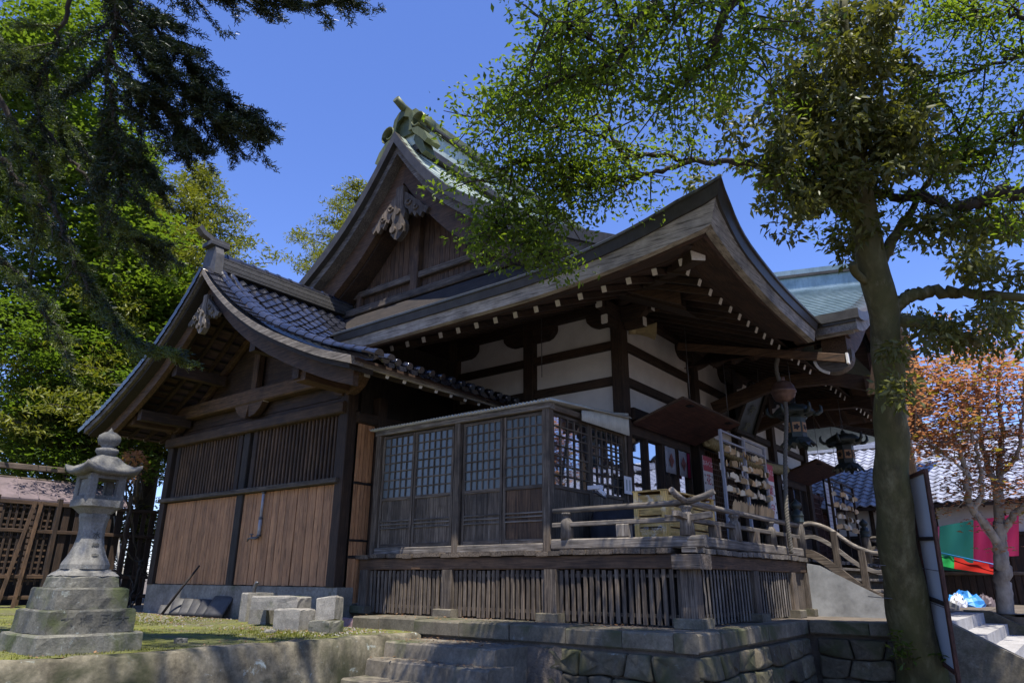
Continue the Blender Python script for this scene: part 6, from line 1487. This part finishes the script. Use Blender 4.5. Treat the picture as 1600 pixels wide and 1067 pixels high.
# ---- C: copper-leaved maple in the court
MAP = thing('copper_maple', 'small maple with pale bare stems and copper-orange leaves in the court', 'tree', tuple(onz(1570, 958, -.02))); mb = MB(); mt = []
DM = float((onz(1570, 958, -.02)-CC)@CF)
def mlimb(pp, r0, r1, seed, ntw=0):
    qq = limb(mb, [ond(x, y, DM+dd) for x, y, dd in pp], r0, r1, 8, .05, seed); 
    if ntw: mt.extend(twigs(mb, qq, ntw, .8, .012, seed+9, -.1, 1.0, .3)); mt.extend(qq[len(qq)//2::3])
    return qq
mlimb([(1572, 966, 0), (1567, 900, 0), (1562, 850, 0), (1562, 815, 0)], .165, .125, 1)
mlimb([(1560, 850, 0), (1540, 820, -.2), (1520, 795, -.4), (1512, 770, -.5), (1507, 730, -.6), (1490, 690, -.9), (1455, 700, -1.2)], .1, .03, 2, 14)
mlimb([(1520, 797, -.4), (1535, 765, -.4), (1530, 720, -.5), (1515, 670, -.6), (1500, 610, -.7)], .06, .02, 3, 16)
mlimb([(1562, 818, 0), (1556, 760, .1), (1540, 720, .2), (1530, 650, .3), (1522, 580, .4)], .1, .025, 4, 18)
mlimb([(1562, 800, 0), (1562, 740, .1), (1566, 680, .2), (1560, 610, .3), (1570, 540, .4)], .09, .02, 5, 18)
mlimb([(1565, 830, 0), (1590, 800, -.3), (1625, 770, -.6)], .09, .04, 6, 8)
mlimb([(1560, 745, .1), (1590, 710, -.2), (1598, 650, -.4), (1600, 580, -.6)], .05, .02, 7, 14)
mlimb([(1507, 735, -.6), (1478, 712, -1), (1450, 690, -1.4)], .03, .01, 8, 10)
mlimb([(1530, 650, .3), (1490, 610, 0), (1460, 590, -.3)], .03, .01, 9, 12)
mb.build('trunk', M['bark_pale'], MAP)
r = np.random.default_rng(2); ex = [ond(1530+r.normal()*38, 590+r.normal()*45, DM+r.uniform(-1.8, 1.5)) for _ in range(95)]+[ond(1445+r.uniform(-5, 60), r.uniform(560, 700), DM+r.uniform(-1.8, 1)) for _ in range(60)]+[ond(1585+r.normal()*14, 755+r.normal()*8, DM-.6) for _ in range(8)]
mc_ = np.array(list(mt)+ex); keep = [i for i, c in enumerate(mc_) if True]
leaf_cloud('crown', mc_, [(.42, .42, .1)]*len(mc_), None, 14, .11, M['leaf_orange'], MAP, 3, .7, .75, .1)
leaf_cloud('green_leaves', mc_[::3], [(.45, .45, .12)]*len(mc_[::3]), None, 9, .11, M['leaf_olive'], MAP, 13, .7, .75, .1)
# ---- D: dark fir hanging in from the left
FIR = thing('dark_fir', 'big dark fir with drooping sprays hanging over the moss terrace', 'tree', (-10.5, -12.0, TZ)); fb_ = MB(); fc = []; fc_l = []
fr = np.random.default_rng(31)
ftr = limb(fb_, [(-10.5, -12.0, TZ-.2), (-10.4, -11.9, 5), (-10.2, -11.8, 11), (-10.0, -11.6, 17)], .5, .2, 14, .08, 3)
def flimb(pp, r0, seed, n, L, light=False, side=1.0):
    pts = [ond(*p_) if p_[0] > -400 and len(p_) == 3 and abs(p_[2]) < 40 and not isinstance(p_, np.ndarray) else _v(p_) for p_ in pp]
    qq = limb(fb_, pts, r0, .012, 7, .08, seed); rr = np.random.default_rng(seed+7); k = len(qq)
    for i in range(n):
        j = int(rr.uniform(.12, 1)*(k-1)); p = qq[j]; d = unit(qq[min(j+1, k-1)]-qq[max(j-1, 0)]); sd_ = unit(np.cross(d, (0,0,1)))*rr.choice((-1, 1)); l = L*rr.uniform(.4, 1.1)*(1.1-.5*j/k)
        e = unit(d*.75+sd_*side*rr.uniform(.5, 1.1)+_v((0,0,rr.uniform(-.35, .1)))); q1 = p+e*l*.5; q2 = p+e*l+_v((0,0,-.12*l)); fb_.tube([p, q1, q2], [.014, .01, .005], 5)
        for t in np.linspace(.2, 1, max(3, int(l/.13))):
            c = p+(q2-p)*t; (fc_l if light and rr.random() < .75 else fc).append((c, unit(q2-p)))
            if rr.random() < .55:
                e2 = unit(e+np.cross(e, (0,0,1))*rr.choice((-1, 1))*.9); (fc_l if light and rr.random() < .75 else fc).append((c+e2*rr.uniform(.08, .22), e2))
    for j in range(k//3, k): fc.append((qq[j], unit(qq[min(j+1, k-1)]-qq[j-1])))
TOPF = (-10.0, -11.6, 11.5)
flimb([TOPF, (-120, -200, 9), (120, -90, 9), (178, 0, 9), (170, 110, 9), (186, 220, 9), (190, 310, 9)], .07, 1, 56, .95)
flimb([(178, -10, 9), (235, 40, 9.1), (290, 95, 9.2), (345, 150, 9.3), (412, 208, 9.4)], .035, 2, 48, .8)
flimb([(150, -60, 9), (260, -30, 9), (370, -12, 9), (460, 10, 9), (545, -5, 9)], .04, 3, 34, .55)
flimb([(170, 90, 9), (220, 140, 9), (270, 185, 9.1), (300, 226, 9.2)], .025, 4, 36, .7)
flimb([(180, 20, 9), (240, 90, 9.1), (300, 150, 9.1), (360, 200, 9.2)], .025, 5, 40, .7)
flimb([(120, -40, 9.2), (90, 60, 9.3), (60, 150, 9.4), (80, 250, 9.4)], .035, 6, 20, .8, True)
flimb([(-60, 60, 9.5), (10, 170, 9.5), (60, 260, 9.5), (105, 380, 9.5), (150, 470, 9.5), (210, 535, 9.5), (272, 552, 9.5)], .05, 7, 40, .7, True)
flimb([(-80, 150, 10), (0, 240, 10), (60, 330, 10), (130, 420, 10), (180, 500, 10)], .05, 8, 26, .8, True)
flimb([(-80, -40, 9.6), (0, 60, 9.6), (50, 120, 9.6), (100, 190, 9.6), (160, 280, 9.6)], .05, 9, 24, .8, True)
flimb([(60, 190, 9.5), (120, 260, 9.5), (170, 330, 9.5), (215, 370, 9.5), (260, 400, 9.6)], .03, 10, 22, .6, True)
flimb([(190, 210, 9), (225, 250, 9), (250, 300, 9)], .02, 11, 14, .5)
flimb([(-80, 330, 10.5), (0, 400, 10.5), (60, 470, 10.5), (110, 560, 10.5)], .04, 12, 16, .8, True)
fb_.build('trunk', M['bark_dark'], FIR)
def needles(name, lst, mat, seed, per=46, ln=.055):
    r = np.random.default_rng(seed); C_ = np.repeat(np.array([c for c, _ in lst]), per, 0); D_n = np.repeat(np.array([d for _, d in lst]), per, 0); N = len(C_)
    a = C_+D_n*r.uniform(-.08, .08, (N, 1))+r.normal(size=(N, 3))*.022; t = D_n*.55+r.normal(size=(N, 3))*.75; t[:, 2] *= .6; t /= np.linalg.norm(t, axis=1)[:, None]
    s_ = np.cross(t, r.normal(size=(N, 3))); s_ /= np.linalg.norm(s_, axis=1)[:, None]; L = ln*r.uniform(.7, 1.3, (N, 1)); w = .012
    V = np.stack([a-s_*w*.5, a+s_*w*.5, a+t*L+s_*w*.3, a+t*L-s_*w*.3], 1).reshape(-1, 3); i = np.arange(N)*4
    raw_mesh(name, V, np.stack([i, i+1, i+2, i+3], 1), mat, FIR)
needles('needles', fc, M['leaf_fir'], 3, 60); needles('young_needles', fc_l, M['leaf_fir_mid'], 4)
# ---- broadleaf and conifer trees behind the fence and the wing
def back_tree(name, lab, base_px, depth, clumps, n, size, mat, seed, *a_, tr=.22, **k_):
    return back_tree_(name, lab, base_px, depth, clumps, n, size, mat, seed, tr, *a_, **k_)
def back_tree_(name, lab, base_px, depth, clumps, n, size, mat, seed, tr, rad=(.9,.9,.35), asp=.5, flat=.6, stems=3, bark='bark_dark', grp='trees behind the buildings', dd=2.0):
    base = ond(base_px, 900, depth); base[2] = TZ-.1; t = thing(name, lab, 'tree', base, grp); b = MB(); r = np.random.default_rng(seed); cs = []
    for (x, y, w, h, k) in clumps:
        for _ in range(k): cs.append(ond(x+r.uniform(-w, w), y+r.uniform(-h, h), depth+r.uniform(-dd, dd)))
    cs = np.array(cs)
    for s_ in range(stems):
        tgt = cs[r.integers(len(cs))]; m_ = (base+tgt)/2+r.normal(size=3)*.5; limb(b, [base+r.normal(size=3)*_v((.15,.15,0)), base*.75+tgt*.25+r.normal(size=3)*.2, m_, tgt], tr if s_ == 0 else tr*.55, .02, 8, .1, seed+s_)
    for i in r.choice(len(cs), min(len(cs), 40), False):
        d = np.argmin(np.linalg.norm(cs[:, :2]-base[:2], axis=1)); c = cs[i]; q = base*.4+c*.6; q[2] = c[2]-.8; limb(b, [q, (q+c)/2+_v((0,0,.15)), c], .05, .01, 5, .1, seed+i, 4)
    b.build('trunk', M[bark], t); leaf_cloud('crown', cs, [rad]*len(cs), None, n, size, mat, t, seed, asp, flat, .3); return t
back_tree('green_maple', 'bright green maple in leaf behind the board fence', 95, 24, ((80, 560, 110, 90, 75), (170, 640, 90, 50, 40), (40, 680, 70, 50, 40), (230, 600, 40, 60, 18), (140, 720, 120, 40, 40)), 130, .17, M['leaf_maple'], 5, (.9,.9,.27))
back_tree('tall_green_tree', 'tall leafy green tree filling the space above the fence', 30, 26, ((60, 380, 150, 170, 130), (190, 430, 90, 90, 60), (20, 180, 90, 130, 60), (250, 480, 40, 60, 20), (130, 250, 90, 90, 45), (10, 320, 90, 240, 75), (60, 60, 110, 90, 45)), 120, .24, M['leaf_bright'], 6, (1.2,1.2,.45))
back_tree('low_shade_tree', 'dark leafy shrub behind the fence under the maple', -20, 26, ((40, 780, 90, 70, 45), (180, 790, 80, 60, 35), (120, 860, 130, 50, 30)), 90, .2, M['leaf_evergreen'], 7, (.9,.9,.5))
back_tree('autumn_shrub', 'small shrub with yellow-orange leaves at the wing corner behind the fence', 215, 18.5, ((212, 718, 12, 12, 5), (205, 745, 14, 12, 4)), 60, .12, M['leaf_orange'], 8, (.25,.25,.15), grp=None, tr=.04)
def conifer(name, lab, px_, py_top, depth, rmax, seed, mat, frac=1.0, layers=26):
    top = ond(px_, py_top, depth); base = _v((top[0], top[1], TZ-.1)); t = thing(name, lab, 'tree', base, 'conifers behind the buildings'); b = MB(); b.tube([base, (base+top)/2, top], [.35, .22, .03], 10); r = np.random.default_rng(seed); cs = []; rd = []
    H = top[2]-base[2]
    for k in range(layers):
        f = (k+.5)/layers; z = top[2]-H*.72*f; R0 = rmax*(f**.7)*r.uniform(.8, 1.1)+.2
        for a_ in np.arange(0, 2*math.pi, 2*math.pi/(5+int(6*f)))+r.uniform(0, 6):
            e = _v((math.cos(a_), math.sin(a_), r.uniform(-.12, .12))); p0 = _v((top[0], top[1], z)); L = R0*r.uniform(.75, 1.12); b.tube([p0, p0+e*L*.5+_v((0,0,.1)), p0+e*L], [.05, .03, .01], 4)
            for s_ in np.arange(.25, 1.02, .22/max(L, .5)*1.2): cs.append(p0+e*L*s_+r.normal(size=3)*.12*L*.4); rd.append((.46, .46, .15))
    b.build('trunk', M['bark_dark'], t); leaf_cloud('crown', cs, rd, None, 46, .19, mat, t, seed, .3, .35, .2)
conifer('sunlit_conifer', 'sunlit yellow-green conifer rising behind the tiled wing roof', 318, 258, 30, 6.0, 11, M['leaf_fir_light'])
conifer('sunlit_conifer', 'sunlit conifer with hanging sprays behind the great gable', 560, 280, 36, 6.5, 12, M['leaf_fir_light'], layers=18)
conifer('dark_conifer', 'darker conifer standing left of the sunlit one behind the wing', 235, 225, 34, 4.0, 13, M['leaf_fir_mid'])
# ---------------------------------------------------------------- moss tufts, fallen leaves
r = np.random.default_rng(77)
def tufts(name, N, x0, x1, y0, y1, zf, mat, h, lab, cat, dens=None):
    x = r.uniform(x0, x1, N); y = r.uniform(y0, y1, N)
    keep = (np.sin(x*1.7+1.3*np.sin(y*.9))+np.sin(y*2.1+np.sin(x*1.1)*1.4)+r.normal(size=N)*.6) > -.2; x, y = x[keep], y[keep]; n = len(x)
    p = np.stack([x, y, np.full(n, zf)], 1); a = r.uniform(0, 2*np.pi, n); t = np.stack([np.cos(a)*.5, np.sin(a)*.5, np.ones(n)], 1); s_ = np.stack([-np.sin(a), np.cos(a), np.zeros(n)], 1); H = h*r.uniform(.4, 1.3, (n, 1))
    V = np.stack([p-s_*.008, p+s_*.008, p+t*H], 1).reshape(-1, 3); i = np.arange(n)*3
    ob = raw_mesh(name, V, np.stack([i, i+1, i+2], 1), mat, None, 'stuff'); return tag(ob, lab, cat)
tufts('moss_tufts', 90000, -13.5, TX-.15, -8.2, -1.2, TZ-.015, M['moss_blade'], .035, 'short yellow-green moss and grass covering the terrace', 'moss')
def litter(name, N, pts, mat, lab, size=.05):
    xs = []
    for (x0, x1, y0, y1, z, k) in pts:
        m_ = int(N*k); xs.append(np.stack([r.uniform(x0, x1, m_), r.uniform(y0, y1, m_), z+r.uniform(.004, .015, m_)], 1))
    p = np.concatenate(xs); n = len(p); a = r.uniform(0, 2*np.pi, n); t = np.stack([np.cos(a), np.sin(a), r.normal(size=n)*.15], 1); s_ = np.stack([-np.sin(a), np.cos(a), r.normal(size=n)*.15], 1); L = size*r.uniform(.5, 1.3, (n, 1))
    V = np.stack([p, p+t*L*.5+s_*L*.25, p+t*L, p+t*L*.5-s_*L*.25], 1).reshape(-1, 3); V[:, 2] += .004; i = np.arange(n)*4
    tag(raw_mesh(name, V, np.stack([i, i+1, i+2, i+3], 1), mat, None, 'stuff'), lab, 'leaves')
litter('fallen_leaves', 2600, ((-13, TX-.2, -2.6, -1.15, TZ, .45), (-10, TX-.1, -7, -2.6, TZ, .25), (TX+.1, -1.9, -1.85, -1.12, -.25, .1), (TX+.1, -1.7, -2.18, -1.9, -.45, .04), (-5.4, .4, -1.05, -.35, .0, .1), (-1.8, 2, -8, -2, GZ+.0, .06)), M['leaf_dry'], 'scattered dry brown leaves on the moss and stone steps')
gravel = []
N = 900; p = np.stack([r.uniform(-12.5, -4.2, N), np.clip(r.normal(-1.9, .45, N), -3.2, -1.15), np.full(N, TZ)], 1); b = MB()
for q in p:
    s_ = r.uniform(.008, .028); b.add([q+_v((s_,0,0)), q+_v((0,s_,0)), q+_v((-s_,0,0)), q+_v((0,-s_,0)), q+_v((r.normal()*s_*.3,0,s_*.8))], [(0,1,4),(1,2,4),(2,3,4),(3,0,4)])
tag(b.build('gravel', M['block'], kind='stuff'), 'pale gravel strewn along the foot of the wing wall', 'gravel')
